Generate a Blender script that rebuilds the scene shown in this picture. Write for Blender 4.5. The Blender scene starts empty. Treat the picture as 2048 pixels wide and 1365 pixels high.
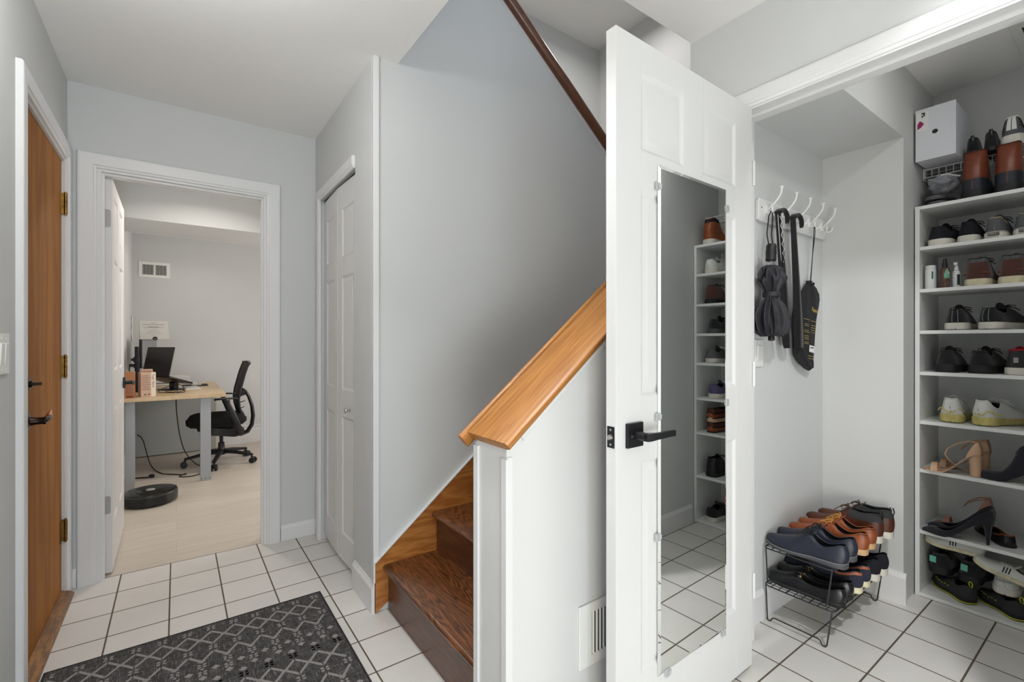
import bpy, bmesh, math, random
from mathutils import Vector, Matrix, Euler, noise
S = bpy.context.scene
C = S.collection
PI = math.pi
R = math.radians

# ---------------------------------------------------------------- camera
cd = bpy.data.cameras.new('camera')
cd.sensor_width = 36.0
cd.lens = 933.0 / 2048.0 * 36.0
cd.clip_start = 0.02
cam = bpy.data.objects.new('camera', cd)
C.objects.link(cam)
cam.location = (0, 0, 1.19)
cam.rotation_euler = (R(90), 0, -R(35.72))
S.camera = cam

# ---------------------------------------------------------------- view, world, lights
S.view_settings.view_transform = 'Standard'
S.view_settings.look = 'None'
S.view_settings.gamma = 1.0
S.view_settings.use_curve_mapping = False
S.view_settings.exposure = 0.0

W = bpy.data.worlds.new('world')
S.world = W
W.use_nodes = True
W.node_tree.nodes['Background'].inputs[0].default_value = (0.75, 0.85, 1.0, 1)
W.node_tree.nodes['Background'].inputs[1].default_value = 1.0

def area(name, loc, rot, sx, sy, power, col, spread=180):
    l = bpy.data.lights.new(name, 'AREA')
    l.shape = 'RECTANGLE'; l.size = sx; l.size_y = sy
    l.energy = power; l.color = col; l.spread = R(spread)
    o = bpy.data.objects.new(name, l); C.objects.link(o)
    o.location = loc; o.rotation_euler = rot
    return o
def disc(name, loc, size, power, col, spread=180):
    l = bpy.data.lights.new(name, 'AREA'); l.shape = 'DISK'; l.size = size
    l.energy = power; l.color = col; l.spread = R(spread)
    o = bpy.data.objects.new(name, l); C.objects.link(o); o.location = loc
    return o
def point(name, loc, r, power, col):
    l = bpy.data.lights.new(name, 'POINT'); l.energy = power; l.color = col; l.shadow_soft_size = r
    o = bpy.data.objects.new(name, l); C.objects.link(o); o.location = loc
    return o
# fill lights added low behind the camera and low at the left wall
area('low_rear_fill', (-0.09, -1.575, 0.48), (R(-90), 0, R(180)), 0.56, 0.78, 22, (0.76, 0.90, 1.0))
area('low_side_fill', (-0.415, -1.0, 0.6), (0, R(-90), 0), 0.88, 0.88, 36, (1.0, 0.94, 0.85))
# fill lamps added out of view to lift ceiling, floor and closet
point('hall_fill_globe', (-0.10, 1.45, 2.30), 0.08, 13.6, (1.0, 1.0, 1.0))
disc('hall_floor_fill', (0.5, 1.0, 2.425), 0.12, 4.8, (0.96, 0.98, 1.0), 90)
disc('closet_front_fill', (1.15, -0.15, 2.40), 0.12, 9.5, (0.98, 0.99, 1.0), 95).rotation_euler = (R(4), R(-38), 0)
disc('closet_fill', (2.15, 0.12, 2.425), 0.2, 2.3, (1.0, 1.0, 1.0))
# office: downlights in its ceiling, and a fill light added by its right wall
disc('office_downlight_near', (0.18, 3.85, 2.425), 0.14, 8.5, (1.0, 0.93, 0.85), 150)
disc('office_downlight_far', (0.12, 5.6, 2.305), 0.14, 1.5, (1.0, 0.9, 0.8), 140)
area('office_side_fill', (2.28, 4.6, 1.3), (0, R(90), 0), 1.1, 1.3, 30, (1.0, 0.94, 0.90))
# lamps over the upper landing and flight
disc('landing_lamp_light', (2.5, 2.2, 3.62), 0.25, 6.2, (1.0, 0.97, 0.95))
disc('upper_flight_light', (1.5, 2.5, 3.62), 0.25, 9, (1.0, 0.9, 0.8))

# ---------------------------------------------------------------- helpers
def empty(name, loc=(0,0,0), rz=0.0, label=None, cat=None, group=None, kind=None):
    o = bpy.data.objects.new(name, None); o.empty_display_size = 0.05
    C.objects.link(o); o.location = loc; o.rotation_euler = (0, 0, rz)
    return tag(o, label, cat, group, kind)
def tag(o, label=None, cat=None, group=None, kind=None):
    if label: o['label'] = label
    if cat: o['category'] = cat
    if group: o['group'] = group
    if kind: o['kind'] = kind
    return o

class MB:
    def __init__(s): s.bm = bmesh.new()
    def mark(s): s.nv = len(s.bm.verts)
    def box(s, x0, y0, z0, x1, y1, z1, mi=0):
        v = [s.bm.verts.new(p) for p in ((x0,y0,z0),(x1,y0,z0),(x1,y1,z0),(x0,y1,z0),(x0,y0,z1),(x1,y0,z1),(x1,y1,z1),(x0,y1,z1))]
        for f in ((3,2,1,0),(4,5,6,7),(0,1,5,4),(1,2,6,5),(2,3,7,6),(3,0,4,7)):
            s.bm.faces.new([v[i] for i in f]).material_index = mi
        return s
    def obox(s, c, sx, sy, sz, rot=(0,0,0), mi=0):
        M = Matrix.Translation(Vector(c)) @ Euler(rot).to_matrix().to_4x4()
        n = len(s.bm.verts); s.box(-sx/2,-sy/2,-sz/2,sx/2,sy/2,sz/2,mi)
        s.bm.verts.ensure_lookup_table()
        for v in s.bm.verts[n:]: v.co = M @ v.co
        return s
    def poly(s, pts, mi=0):
        s.bm.faces.new([s.bm.verts.new(p) for p in pts]).material_index = mi; return s
    def prism(s, pts, axis, a, b, mi=0):
        """pts 2D in the two other axes, extruded along axis from a to b"""
        def mk(p, t):
            if axis == 'y': return (p[0], t, p[1])
            if axis == 'x': return (t, p[0], p[1])
            return (p[0], p[1], t)
        A = [s.bm.verts.new(mk(p, a)) for p in pts]; B = [s.bm.verts.new(mk(p, b)) for p in pts]
        n = len(pts)
        s.bm.faces.new(A).material_index = mi
        s.bm.faces.new(B[::-1]).material_index = mi
        for i in range(n):
            s.bm.faces.new((A[i], B[i], B[(i+1)%n], A[(i+1)%n])).material_index = mi
        return s
    def cyl(s, p, q, r, n=16, r2=None, caps=True, mi=0):
        p = Vector(p); q = Vector(q); d = (q-p).normalized()
        u = d.orthogonal().normalized(); w = d.cross(u)
        if r2 is None: r2 = r
        A = []; B = []
        for i in range(n):
            a = 2*PI*i/n; e = u*math.cos(a)+w*math.sin(a)
            A.append(s.bm.verts.new(p+e*r)); B.append(s.bm.verts.new(q+e*r2))
        for i in range(n):
            s.bm.faces.new((A[i],A[(i+1)%n],B[(i+1)%n],B[i])).material_index = mi
        if caps:
            s.bm.faces.new(A[::-1]).material_index = mi; s.bm.faces.new(B).material_index = mi
        return s
    def tube(s, pts, r, n=8, closed=False, mi=0, flat=1.0, up=None):
        """tube through points; r number or list; flat squashes it along its normal"""
        P = [Vector(p) for p in pts]; m = len(P)
        rr = r if isinstance(r, (list, tuple)) else [r]*m
        rings = []; last = None
        for i in range(m):
            if closed: t = (P[(i+1)%m]-P[i-1])
            else: t = P[min(i+1,m-1)]-P[max(i-1,0)]
            t = t.normalized() if t.length > 1e-9 else Vector((0,0,1))
            if up is not None:
                u = Vector(up) - t*Vector(up).dot(t)
                u = u.normalized() if u.length > 1e-6 else t.orthogonal().normalized()
            elif last is None: u = t.orthogonal().normalized()
            else:
                u = last - t*last.dot(t)
                u = u.normalized() if u.length > 1e-6 else t.orthogonal().normalized()
            last = u; w = t.cross(u)
            rings.append([s.bm.verts.new(P[i]+(u*math.cos(2*PI*k/n)*flat+w*math.sin(2*PI*k/n))*rr[i]) for k in range(n)])
        for i in range(m if closed else m-1):
            A = rings[i]; B = rings[(i+1)%m]
            for k in range(n):
                s.bm.faces.new((A[k],A[(k+1)%n],B[(k+1)%n],B[k])).material_index = mi
        if not closed:
            s.bm.faces.new(rings[0][::-1]).material_index = mi; s.bm.faces.new(rings[-1]).material_index = mi
        return s
    def loft(s, rings, closed=True, cap0=True, cap1=True, mi=0):
        V = [[s.bm.verts.new(p) for p in r] for r in rings]
        n = len(V[0])
        for i in range(len(V)-1):
            for k in range(n if closed else n-1):
                a, b, c, d = V[i][k], V[i][(k+1)%n], V[i+1][(k+1)%n], V[i+1][k]
                try: s.bm.faces.new((a,b,c,d)).material_index = mi
                except ValueError: pass
        if closed and cap0: s.bm.faces.new(V[0][::-1]).material_index = mi
        if closed and cap1: s.bm.faces.new(V[-1]).material_index = mi
        return s
    def lathe(s, prof, n=24, c=(0,0,0), axis='z', mi=0):
        rings = []
        for (r, z) in prof:
            ring = []
            for k in range(n):
                a = 2*PI*k/n; x, y = r*math.cos(a), r*math.sin(a)
                if axis == 'z': p = (c[0]+x, c[1]+y, c[2]+z)
                elif axis == 'y': p = (c[0]+x, c[1]+z, c[2]+y)
                else: p = (c[0]+z, c[1]+x, c[2]+y)
                ring.append(p)
            rings.append(ring)
        return s.loft(rings, mi=mi)
    def ball(s, c, r, sc=(1,1,1), n=12, m=8, mi=0):
        prof = []
        rings = []
        for j in range(1, m):
            t = PI*j/m
            rings.append([(c[0]+r*sc[0]*math.sin(t)*math.cos(2*PI*k/n), c[1]+r*sc[1]*math.sin(t)*math.sin(2*PI*k/n), c[2]-r*sc[2]*math.cos(t)) for k in range(n)])
        return s.loft(rings, mi=mi)
    def xform(s, M):
        for v in s.bm.verts: v.co = M @ v.co
        return s
    def build(s, name, mat, parent=None, bev=0.0, seg=2, smooth=False, sub=0, label=None, recalc=True, angle=35):
        if recalc: bmesh.ops.recalc_face_normals(s.bm, faces=s.bm.faces[:])
        me = bpy.data.meshes.new(name); s.bm.to_mesh(me); s.bm.free()
        mats = mat if isinstance(mat, (list, tuple)) else [mat]
        for m in mats: me.materials.append(m)
        o = bpy.data.objects.new(name, me); C.objects.link(o)
        if parent: o.parent = parent
        if label: o['label'] = label
        if smooth or bev or sub:
            for p in me.polygons: p.use_smooth = True
        if bev:
            b = o.modifiers.new('bevel', 'BEVEL'); b.width = bev; b.segments = seg
            b.limit_method = 'ANGLE'; b.angle_limit = R(40); b.harden_normals = True
        if sub:
            m = o.modifiers.new('sub', 'SUBSURF'); m.levels = sub; m.render_levels = sub
        if smooth and not sub:
            me.set_sharp_from_angle(angle=R(angle))
        return o

def struct(name, mb, mat, parent=None, bev=0.0, **k):
    o = mb.build(name, mat, parent, bev, **k)
    if parent is None: o['kind'] = 'structure'
    return o
def copy_tree(o, parent=None):
    c = o.copy(); C.objects.link(c)
    if parent is not None: c.parent = parent
    for ch in list(o.children): copy_tree(ch, c)
    return c

# ---------------------------------------------------------------- materials
def srgb(r, g, b):
    f = lambda c: (c/255/12.92) if c/255 <= 0.04045 else ((c/255+0.055)/1.055)**2.4
    return (f(r), f(g), f(b), 1)
MATS = {}
def mat(name, col, rough=0.6, metal=0.0, bump=0.0, bscale=200.0, var=0.0, vscale=6.0, spec=0.5, coat=0.0, sheen=0.0, trans=0.0, ior=1.45, alpha=1.0, stretch=(1,1,1), emit=None, estr=0):
    if name in MATS: return MATS[name]
    m = bpy.data.materials.new(name); m.use_nodes = True
    nt = m.node_tree; b = nt.nodes['Principled BSDF']
    b.inputs['Base Color'].default_value = col
    b.inputs['Roughness'].default_value = rough
    b.inputs['Metallic'].default_value = metal
    b.inputs['Specular IOR Level'].default_value = spec
    b.inputs['Coat Weight'].default_value = coat
    b.inputs['Sheen Weight'].default_value = sheen
    b.inputs['Transmission Weight'].default_value = trans
    b.inputs['IOR'].default_value = ior
    b.inputs['Alpha'].default_value = alpha
    if emit: b.inputs['Emission Color'].default_value = emit; b.inputs['Emission Strength'].default_value = estr
    tc = nt.nodes.new('ShaderNodeTexCoord'); mp = nt.nodes.new('ShaderNodeMapping')
    mp.inputs['Scale'].default_value = stretch
    nt.links.new(tc.outputs['Object'], mp.inputs[0])
    if var:
        n = nt.nodes.new('ShaderNodeTexNoise'); n.inputs['Scale'].default_value = vscale; n.inputs['Detail'].default_value = 5
        nt.links.new(mp.outputs[0], n.inputs['Vector'])
        r = nt.nodes.new('ShaderNodeMapRange'); r.inputs[1].default_value = 0.3; r.inputs[2].default_value = 0.7
        r.inputs[3].default_value = 1-var; r.inputs[4].default_value = 1+var
        nt.links.new(n.outputs['Fac'], r.inputs[0])
        mx = nt.nodes.new('ShaderNodeVectorMath'); mx.operation = 'SCALE'
        mx.inputs[0].default_value = col[:3]
        nt.links.new(r.outputs[0], mx.inputs['Scale']); nt.links.new(mx.outputs[0], b.inputs['Base Color'])
    if bump:
        n = nt.nodes.new('ShaderNodeTexNoise'); n.inputs['Scale'].default_value = bscale; n.inputs['Detail'].default_value = 3
        nt.links.new(mp.outputs[0], n.inputs['Vector'])
        bp = nt.nodes.new('ShaderNodeBump'); bp.inputs['Strength'].default_value = bump; bp.inputs['Distance'].default_value = 0.002
        nt.links.new(n.outputs['Fac'], bp.inputs['Height']); nt.links.new(bp.outputs[0], b.inputs['Normal'])
    MATS[name] = m
    return m
def wood(name, c1, c2, scale=(1,1,1), rough=0.35, ring=14.0, dist=3.0, coat=0.2, fine=0.35, spec=0.5):
    """grain along the object's x axis (before scale/rot)"""
    if name in MATS: return MATS[name]
    m = bpy.data.materials.new(name); m.use_nodes = True; nt = m.node_tree; b = nt.nodes['Principled BSDF']
    L = nt.links.new; N = nt.nodes.new
    tc = N('ShaderNodeTexCoord'); mp = N('ShaderNodeMapping'); mp.inputs['Scale'].default_value = scale
    L(tc.outputs['Object'], mp.inputs[0])
    n1 = N('ShaderNodeTexNoise'); n1.inputs['Scale'].default_value = 1.6; n1.inputs['Detail'].default_value = 3
    L(mp.outputs[0], n1.inputs['Vector'])
    ml = N('ShaderNodeMath'); ml.operation = 'MULTIPLY'; ml.inputs[1].default_value = ring; L(n1.outputs['Fac'], ml.inputs[0])
    fr = N('ShaderNodeMath'); fr.operation = 'PINGPONG'; fr.inputs[1].default_value = 0.5; L(ml.outputs[0], fr.inputs[0])
    n2 = N('ShaderNodeTexNoise'); n2.inputs['Scale'].default_value = 40; n2.inputs['Detail'].default_value = 6; n2.inputs['Roughness'].default_value = 0.7
    mp2 = N('ShaderNodeMapping'); mp2.inputs['Scale'].default_value = (scale[0]*0.35, scale[1], scale[2])
    L(tc.outputs['Object'], mp2.inputs[0]); L(mp2.outputs[0], n2.inputs['Vector'])
    ad = N('ShaderNodeMath'); ad.operation = 'MULTIPLY_ADD'; ad.inputs[1].default_value = 1.3; L(fr.outputs[0], ad.inputs[0])
    m3 = N('ShaderNodeMapRange'); m3.inputs[1].default_value = 0.3; m3.inputs[2].default_value = 0.75; m3.inputs[3].default_value = -fine; m3.inputs[4].default_value = fine
    L(n2.outputs['Fac'], m3.inputs[0]); L(m3.outputs[0], ad.inputs[2])
    cl = N('ShaderNodeValToRGB'); cl.color_ramp.elements[0].color = c2; cl.color_ramp.elements[1].color = c1
    cl.color_ramp.elements[0].position = 0.0; cl.color_ramp.elements[1].position = 0.65
    L(ad.outputs[0], cl.inputs[0]); L(cl.outputs[0], b.inputs['Base Color'])
    b.inputs['Roughness'].default_value = rough; b.inputs['Specular IOR Level'].default_value = spec; b.inputs['Coat Weight'].default_value = coat; b.inputs['Coat Roughness'].default_value = 0.25
    bp = N('ShaderNodeBump'); bp.inputs['Strength'].default_value = 0.15; bp.inputs['Distance'].default_value = 0.001
    L(n2.outputs['Fac'], bp.inputs['Height']); L(bp.outputs[0], b.inputs['Normal'])
    MATS[name] = m
    return m

PAINT = mat('wall_paint_grey', (0.60, 0.61, 0.605, 1), 0.75, bump=0.05, bscale=350, var=0.012, vscale=2, spec=0.3)
CEIL = mat('ceiling_paint_white', (0.88, 0.875, 0.86, 1), 0.9, bump=0.04, bscale=300, spec=0.2)
TRIM = mat('trim_paint_white', (0.73, 0.73, 0.73, 1), 0.35, bump=0.03, bscale=60, spec=0.5)
DOORW = mat('door_paint_white', (0.67, 0.67, 0.665, 1), 0.4, bump=0.03, bscale=90, spec=0.5)
MELA = mat('melamine_white', (0.76, 0.77, 0.76, 1), 0.4, spec=0.4)
BLK = mat('black_satin_metal', (0.02, 0.02, 0.023, 1), 0.35, 0.6)
BLKP = mat('black_plastic', (0.015, 0.015, 0.017, 1), 0.45)
STEEL = mat('satin_nickel', (0.45, 0.44, 0.42, 1), 0.38, 1.0)
BRASS = mat('aged_brass', (0.24, 0.14, 0.04, 1), 0.35, 1.0, var=0.35, vscale=60)
BRONZE = mat('dark_bronze', (0.035, 0.022, 0.016, 1), 0.3, 0.85)
COPPER = mat('worn_copper', (0.65, 0.28, 0.14, 1), 0.25, 1.0)
OAKF = wood('honey_oak_handrail', (0.46, 0.20, 0.042, 1), (0.31, 0.115, 0.02, 1), (0.5, 11, 11), 0.42, ring=11, fine=0.4, coat=0.05)
OAKS = wood('honey_oak_skirt', (0.46, 0.19, 0.045, 1), (0.30, 0.10, 0.02, 1), (1.0, 6, 6), 0.35, ring=10, fine=0.3)
TREAD = wood('dark_stained_oak_tread', (0.22, 0.075, 0.022, 1), (0.055, 0.017, 0.006, 1), (7, 0.8, 4), 0.28, ring=22, fine=0.16)
RISER = wood('dark_stained_oak_riser', (0.12, 0.04, 0.015, 1), (0.06, 0.02, 0.008, 1), (4, 1.0, 9), 0.32, ring=10, fine=0.2)
DOORO = wood('golden_birch_door', (0.345, 0.14, 0.024, 1), (0.25, 0.092, 0.014, 1), (4, 4, 0.5), 0.6, ring=4, fine=0.12, coat=0.0, spec=0.12)
SILL = wood('worn_oak_sill', (0.34, 0.15, 0.03, 1), (0.14, 0.06, 0.018, 1), (8, 0.9, 4), 0.45, ring=8, fine=0.5)

def tile_material():
    m = bpy.data.materials.new('cream_ceramic_tile'); m.use_nodes = True; nt = m.node_tree; b = nt.nodes['Principled BSDF']
    L = nt.links.new; N = nt.nodes.new
    tc = N('ShaderNodeTexCoord'); sp = N('ShaderNodeSeparateXYZ'); L(tc.outputs['Object'], sp.inputs[0])
    ds = []; fl = []
    for ax, off, per in ((0, -0.2285, 0.2030), (1, 3.091, 0.2065)):
        a = N('ShaderNodeMath'); a.operation = 'SUBTRACT'; a.inputs[1].default_value = off; L(sp.outputs[ax], a.inputs[0])
        d = N('ShaderNodeMath'); d.operation = 'DIVIDE'; d.inputs[1].default_value = per; L(a.outputs[0], d.inputs[0])
        p = N('ShaderNodeMath'); p.operation = 'PINGPONG'; p.inputs[1].default_value = 0.5; L(d.outputs[0], p.inputs[0])
        ds.append(p)
        f = N('ShaderNodeMath'); f.operation = 'FLOOR'; L(d.outputs[0], f.inputs[0]); fl.append(f)
    mn = N('ShaderNodeMath'); mn.operation = 'MINIMUM'; L(ds[0].outputs[0], mn.inputs[0]); L(ds[1].outputs[0], mn.inputs[1])
    g = N('ShaderNodeMapRange'); g.inputs[1].default_value = 0.0125; g.inputs[2].default_value = 0.0165; L(mn.outputs[0], g.inputs[0])
    cb = N('ShaderNodeCombineXYZ'); L(fl[0].outputs[0], cb.inputs[0]); L(fl[1].outputs[0], cb.inputs[1])
    wn = N('ShaderNodeTexWhiteNoise'); L(cb.outputs[0], wn.inputs['Vector'])
    vr = N('ShaderNodeMapRange'); vr.inputs[3].default_value = 0.96; vr.inputs[4].default_value = 1.03; L(wn.outputs['Value'], vr.inputs[0])
    nz = N('ShaderNodeTexNoise'); nz.inputs['Scale'].default_value = 9; nz.inputs['Detail'].default_value = 6; L(tc.outputs['Object'], nz.inputs['Vector'])
    v2 = N('ShaderNodeMapRange'); v2.inputs[1].default_value = 0.3; v2.inputs[2].default_value = 0.7; v2.inputs[3].default_value = 0.97; v2.inputs[4].default_value = 1.02; L(nz.outputs['Fac'], v2.inputs[0])
    mm = N('ShaderNodeMath'); mm.operation = 'MULTIPLY'; L(vr.outputs[0], mm.inputs[0]); L(v2.outputs[0], mm.inputs[1])
    sc = N('ShaderNodeVectorMath'); sc.operation = 'SCALE'; sc.inputs[0].default_value = (0.69, 0.67, 0.635); L(mm.outputs[0], sc.inputs['Scale'])
    mx = N('ShaderNodeMix'); mx.data_type = 'RGBA'; mx.inputs[6].default_value = (0.11, 0.085, 0.06, 1)
    L(g.outputs[0], mx.inputs[0]); L(sc.outputs[0], mx.inputs[7]); L(mx.outputs[2], b.inputs['Base Color'])
    rr = N('ShaderNodeMapRange'); rr.inputs[3].default_value = 0.85; rr.inputs[4].default_value = 0.3; L(g.outputs[0], rr.inputs[0]); L(rr.outputs[0], b.inputs['Roughness'])
    bp = N('ShaderNodeBump'); bp.inputs['Strength'].default_value = 0.6; bp.inputs['Distance'].default_value = 0.0015; L(g.outputs[0], bp.inputs['Height'])
    b2 = N('ShaderNodeBump'); b2.inputs['Strength'].default_value = 0.06; b2.inputs['Distance'].default_value = 0.002; L(nz.outputs['Fac'], b2.inputs['Height']); L(bp.outputs[0], b2.inputs['Normal']); L(b2.outputs[0], b.inputs['Normal'])
    return m
TILE = tile_material()
def plank_material():
    m = bpy.data.materials.new('whitewashed_plank'); m.use_nodes = True; nt = m.node_tree; b = nt.nodes['Principled BSDF']
    L = nt.links.new; N = nt.nodes.new
    tc = N('ShaderNodeTexCoord')
    br = N('ShaderNodeTexBrick'); br.inputs['Scale'].default_value = 1.0
    br.inputs['Brick Width'].default_value = 1.2; br.inputs['Row Height'].default_value = 0.19; br.inputs['Mortar Size'].default_value = 0.0012
    br.inputs['Color1'].default_value = (0.55, 0.49, 0.42, 1); br.inputs['Color2'].default_value = (0.60, 0.54, 0.47, 1); br.inputs['Mortar'].default_value = (0.42, 0.37, 0.32, 1)
    L(tc.outputs['Object'], br.inputs['Vector'])
    mp = N('ShaderNodeMapping'); mp.inputs['Scale'].default_value = (1.5, 14, 1); L(tc.outputs['Object'], mp.inputs[0])
    nz = N('ShaderNodeTexNoise'); nz.inputs['Scale'].default_value = 2.2; nz.inputs['Detail'].default_value = 7; L(mp.outputs[0], nz.inputs['Vector'])
    v = N('ShaderNodeMapRange'); v.inputs[1].default_value = 0.3; v.inputs[2].default_value = 0.7; v.inputs[3].default_value = 0.92; v.inputs[4].default_value = 1.05; L(nz.outputs['Fac'], v.inputs[0])
    sc = N('ShaderNodeVectorMath'); sc.operation = 'SCALE'; L(br.outputs['Color'], sc.inputs[0]); L(v.outputs[0], sc.inputs['Scale']); L(sc.outputs[0], b.inputs['Base Color'])
    b.inputs['Roughness'].default_value = 0.42
    return m
PLANK = plank_material()
def mirror_material():
    m = mat('silvered_mirror', (0.80, 0.82, 0.81, 1), 0.01, 1.0)
    return m
MIRROR = mirror_material()
# ================================================================ THE SETTING
HC = 2.44     # ceiling height
# floors
struct('floor', MB().box(-0.62,-1.7,-0.1,3.25,3.095,0.0), TILE)
struct('floor_office', MB().box(-0.6,3.095,-0.1,2.5,6.4,0.0), PLANK)
struct('floor_landing', MB().box(2.175,1.155,1.19,3.01,2.88,1.315), TREAD)

# left wall with the entrance door opening
LX = -0.425
m = MB(); m.box(LX-0.12,-1.7,0,LX,-1.49,HC); m.box(LX-0.12,-1.49,0,LX,-0.51,0.1); m.box(LX-0.12,-1.49,1.1,LX,-0.51,HC); m.box(LX-0.12,-0.51,0,LX,2.225,HC); m.box(LX-0.12,2.225,2.05,LX,3.005,HC); m.box(LX-0.12,3.005,0,LX,3.06,HC)
struct('wall_left', m, PAINT)
# back wall with the office door opening
m = MB(); m.box(-0.6,3.06,0,-0.315,3.17,HC); m.box(-0.315,3.06,2.045,0.432,3.17,HC); m.box(0.432,3.06,0,2.5,3.17,HC)
struct('wall_back', m, PAINT)
# wall of the folding closet
m = MB(); m.box(0.70,2.01,0,0.79,2.27,HC); m.box(0.70,2.27,2.035,0.79,2.945,HC); m.box(0.70,2.945,0,0.79,3.06,HC)
struct('wall_folding_closet', m, PAINT)
# tall wall along the stairs, its top slopes along the upper flight
zt = lambda x: 2.93-0.783*(x-1.412)
m = MB(); m.prism([(0.79,0),(2.16,0),(2.16,zt(2.16)),(0.79,zt(0.79))], 'y', 2.01, 2.12)
struct('wall_stairs', m, PAINT)
struct('wall_upper_flight', MB().box(0.2,2.88,HC+0.25,3.01,2.98,3.74).box(0.8,2.88,0,3.01,2.98,HC+0.25), PAINT)
struct('wall_landing', MB().box(3.01,1.0,1.16,3.11,2.98,3.74), PAINT)
struct('wall_above_hall', MB().box(0.70,1.0,HC+0.25,0.81,2.88,3.74), PAINT)
# half wall beside the stairs, running into the closet's left wall
kz = lambda x: 0.9035+0.803*(x-0.705)
m = MB(); m.prism([(0.705,0),(1.87,0),(1.87,kz(1.87)),(0.705,kz(0.705))], 'y', 1.005, 1.155)
struct('wall_half', m, DOORW)
m = MB(); m.box(1.87,1.005,0,3.14,1.155,3.74); m.box(1.755,1.005,kz(1.755)-0.02,1.87,1.155,HC)
struct('wall_closet_left', m, PAINT)
# closet front wall, with the wide opening
m = MB(); m.box(1.755,-1.7,0,1.865,0.115,HC); m.box(1.755,0.115,2.075,1.865,0.96,HC); m.box(1.755,0.96,0,1.865,1.005,HC)
struct('wall_closet_front', m, PAINT)
struct('wall_closet_back', MB().box(3.14,-0.15,0,3.25,1.155,HC), PAINT)
struct('wall_closet_right', MB().box(1.865,-0.15,0,3.14,-0.03,HC), PAINT)
m = MB(); m.box(2.672,0.68,0,3.14,1.005,2.115); m.box(1.865,0.68,2.115,3.14,1.005,HC)
struct('wall_closet_stub', m, PAINT)
# ceilings
m = MB(); m.box(-0.6,-1.7,HC,0.81,3.17,HC+0.25); m.box(0.81,-1.7,HC,1.755,1.15,HC+0.25)
struct('ceiling', m, CEIL)
struct('ceiling_closet', MB().box(1.755,-0.15,HC,3.25,1.0,HC+0.1), CEIL)
struct('ceiling_landing', MB().box(0.2,1.0,3.74,3.11,2.98,3.84), CEIL)
m = MB(); m.box(-0.6,3.17,HC,2.5,5.0,HC+0.1); m.box(-0.6,5.0,2.32,2.5,6.4,HC+0.1)
struct('ceiling_office', m, CEIL)
# wall behind the camera; both windows are added to house the low fills
m = MB(); m.box(-0.6,-1.72,0,-0.42,-1.6,HC); m.box(0.24,-1.72,0,1.865,-1.6,HC); m.box(-0.42,-1.72,0,0.24,-1.6,0.04); m.box(-0.42,-1.72,0.92,0.24,-1.6,HC)
struct('wall_front', m, PAINT)
GLASS = mat('clear_glass', (1,1,1,1), 0.0, trans=1.0, ior=1.0, spec=0.2)
w = struct('fill_window_1', MB().box(-0.42,-1.70,0.04,-0.38,-1.61,0.92).box(0.20,-1.70,0.04,0.24,-1.61,0.92).box(-0.38,-1.70,0.04,0.20,-1.61,0.08).box(-0.38,-1.70,0.88,0.20,-1.61,0.92), TRIM)
struct('pane', MB().box(-0.38,-1.67,0.08,0.20,-1.665,0.88), GLASS, w)
w = struct('fill_window_2', MB().box(LX-0.11,-1.49,0.1,LX-0.01,-1.45,1.1).box(LX-0.11,-0.55,0.1,LX-0.01,-0.51,1.1).box(LX-0.11,-1.45,0.1,LX-0.01,-0.55,0.15).box(LX-0.11,-1.45,1.05,LX-0.01,-0.55,1.1), TRIM)
struct('pane', MB().box(LX-0.07,-1.45,0.15,LX-0.065,-0.55,1.05), GLASS, w)
# office shell
struct('wall_office_left', MB().box(-0.5,3.17,0,-0.375,6.25,HC), PAINT)
struct('wall_office_back', MB().box(-0.5,6.25,0,2.5,6.37,HC), PAINT)
struct('wall_office_right', MB().box(2.4,3.17,0,2.5,6.25,HC), PAINT)
struct('wall_office_bulkhead', MB().box(-0.375,4.43,2.10,2.4,5.0,HC), PAINT)
# baseboards
def base_prof(h=0.092, t=0.014):
    return [(0,0),(t,0),(t,h-0.022),(t*0.75,h-0.014),(t*0.4,h-0.006),(t*0.35,h),(0,h)]
def baseboard(name, x0, y0, x1, y1, side, h=0.092, t=0.014):
    """side: unit normal the board faces"""
    m = MB(); pr = base_prof(h, t); rings = []
    for (x, y) in ((x0,y0),(x1,y1)):
        rings.append([(x+side[0]*p[0], y+side[1]*p[0], p[1]) for p in pr])
    m.loft(rings)
    return struct(name, m, TRIM)
baseboard('baseboard_back', 0.503,3.06,0.70,3.06,(0,-1))
baseboard('baseboard_back_corner', -0.425,3.06,-0.392,3.06,(0,-1))
baseboard('baseboard_folding_closet', 0.70,1.998,0.70,2.275,(-1,0),0.13)
baseboard('baseboard_closet_left', 1.87,1.005,2.672,1.005,(0,-1),0.13)
baseboard('baseboard_closet_stub', 2.672,0.668,2.672,1.005,(-1,0),0.14)
baseboard('baseboard_closet_right', 1.865,-0.03,2.79,-0.03,(0,1),0.12)
# office back baseboard: tall and stepped
m = MB(); m.loft([[(x,6.25,0),(x,6.232,0),(x,6.232,0.15),(x,6.238,0.155),(x,6.238,0.185),(x,6.228,0.19),(x,6.228,0.2),(x,6.25,0.205)] for x in (-0.375,2.4)])
struct('baseboard_office_back', m, TRIM)
baseboard('baseboard_office_left', -0.375,3.17,-0.375,6.25,(1,0),0.2)

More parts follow.
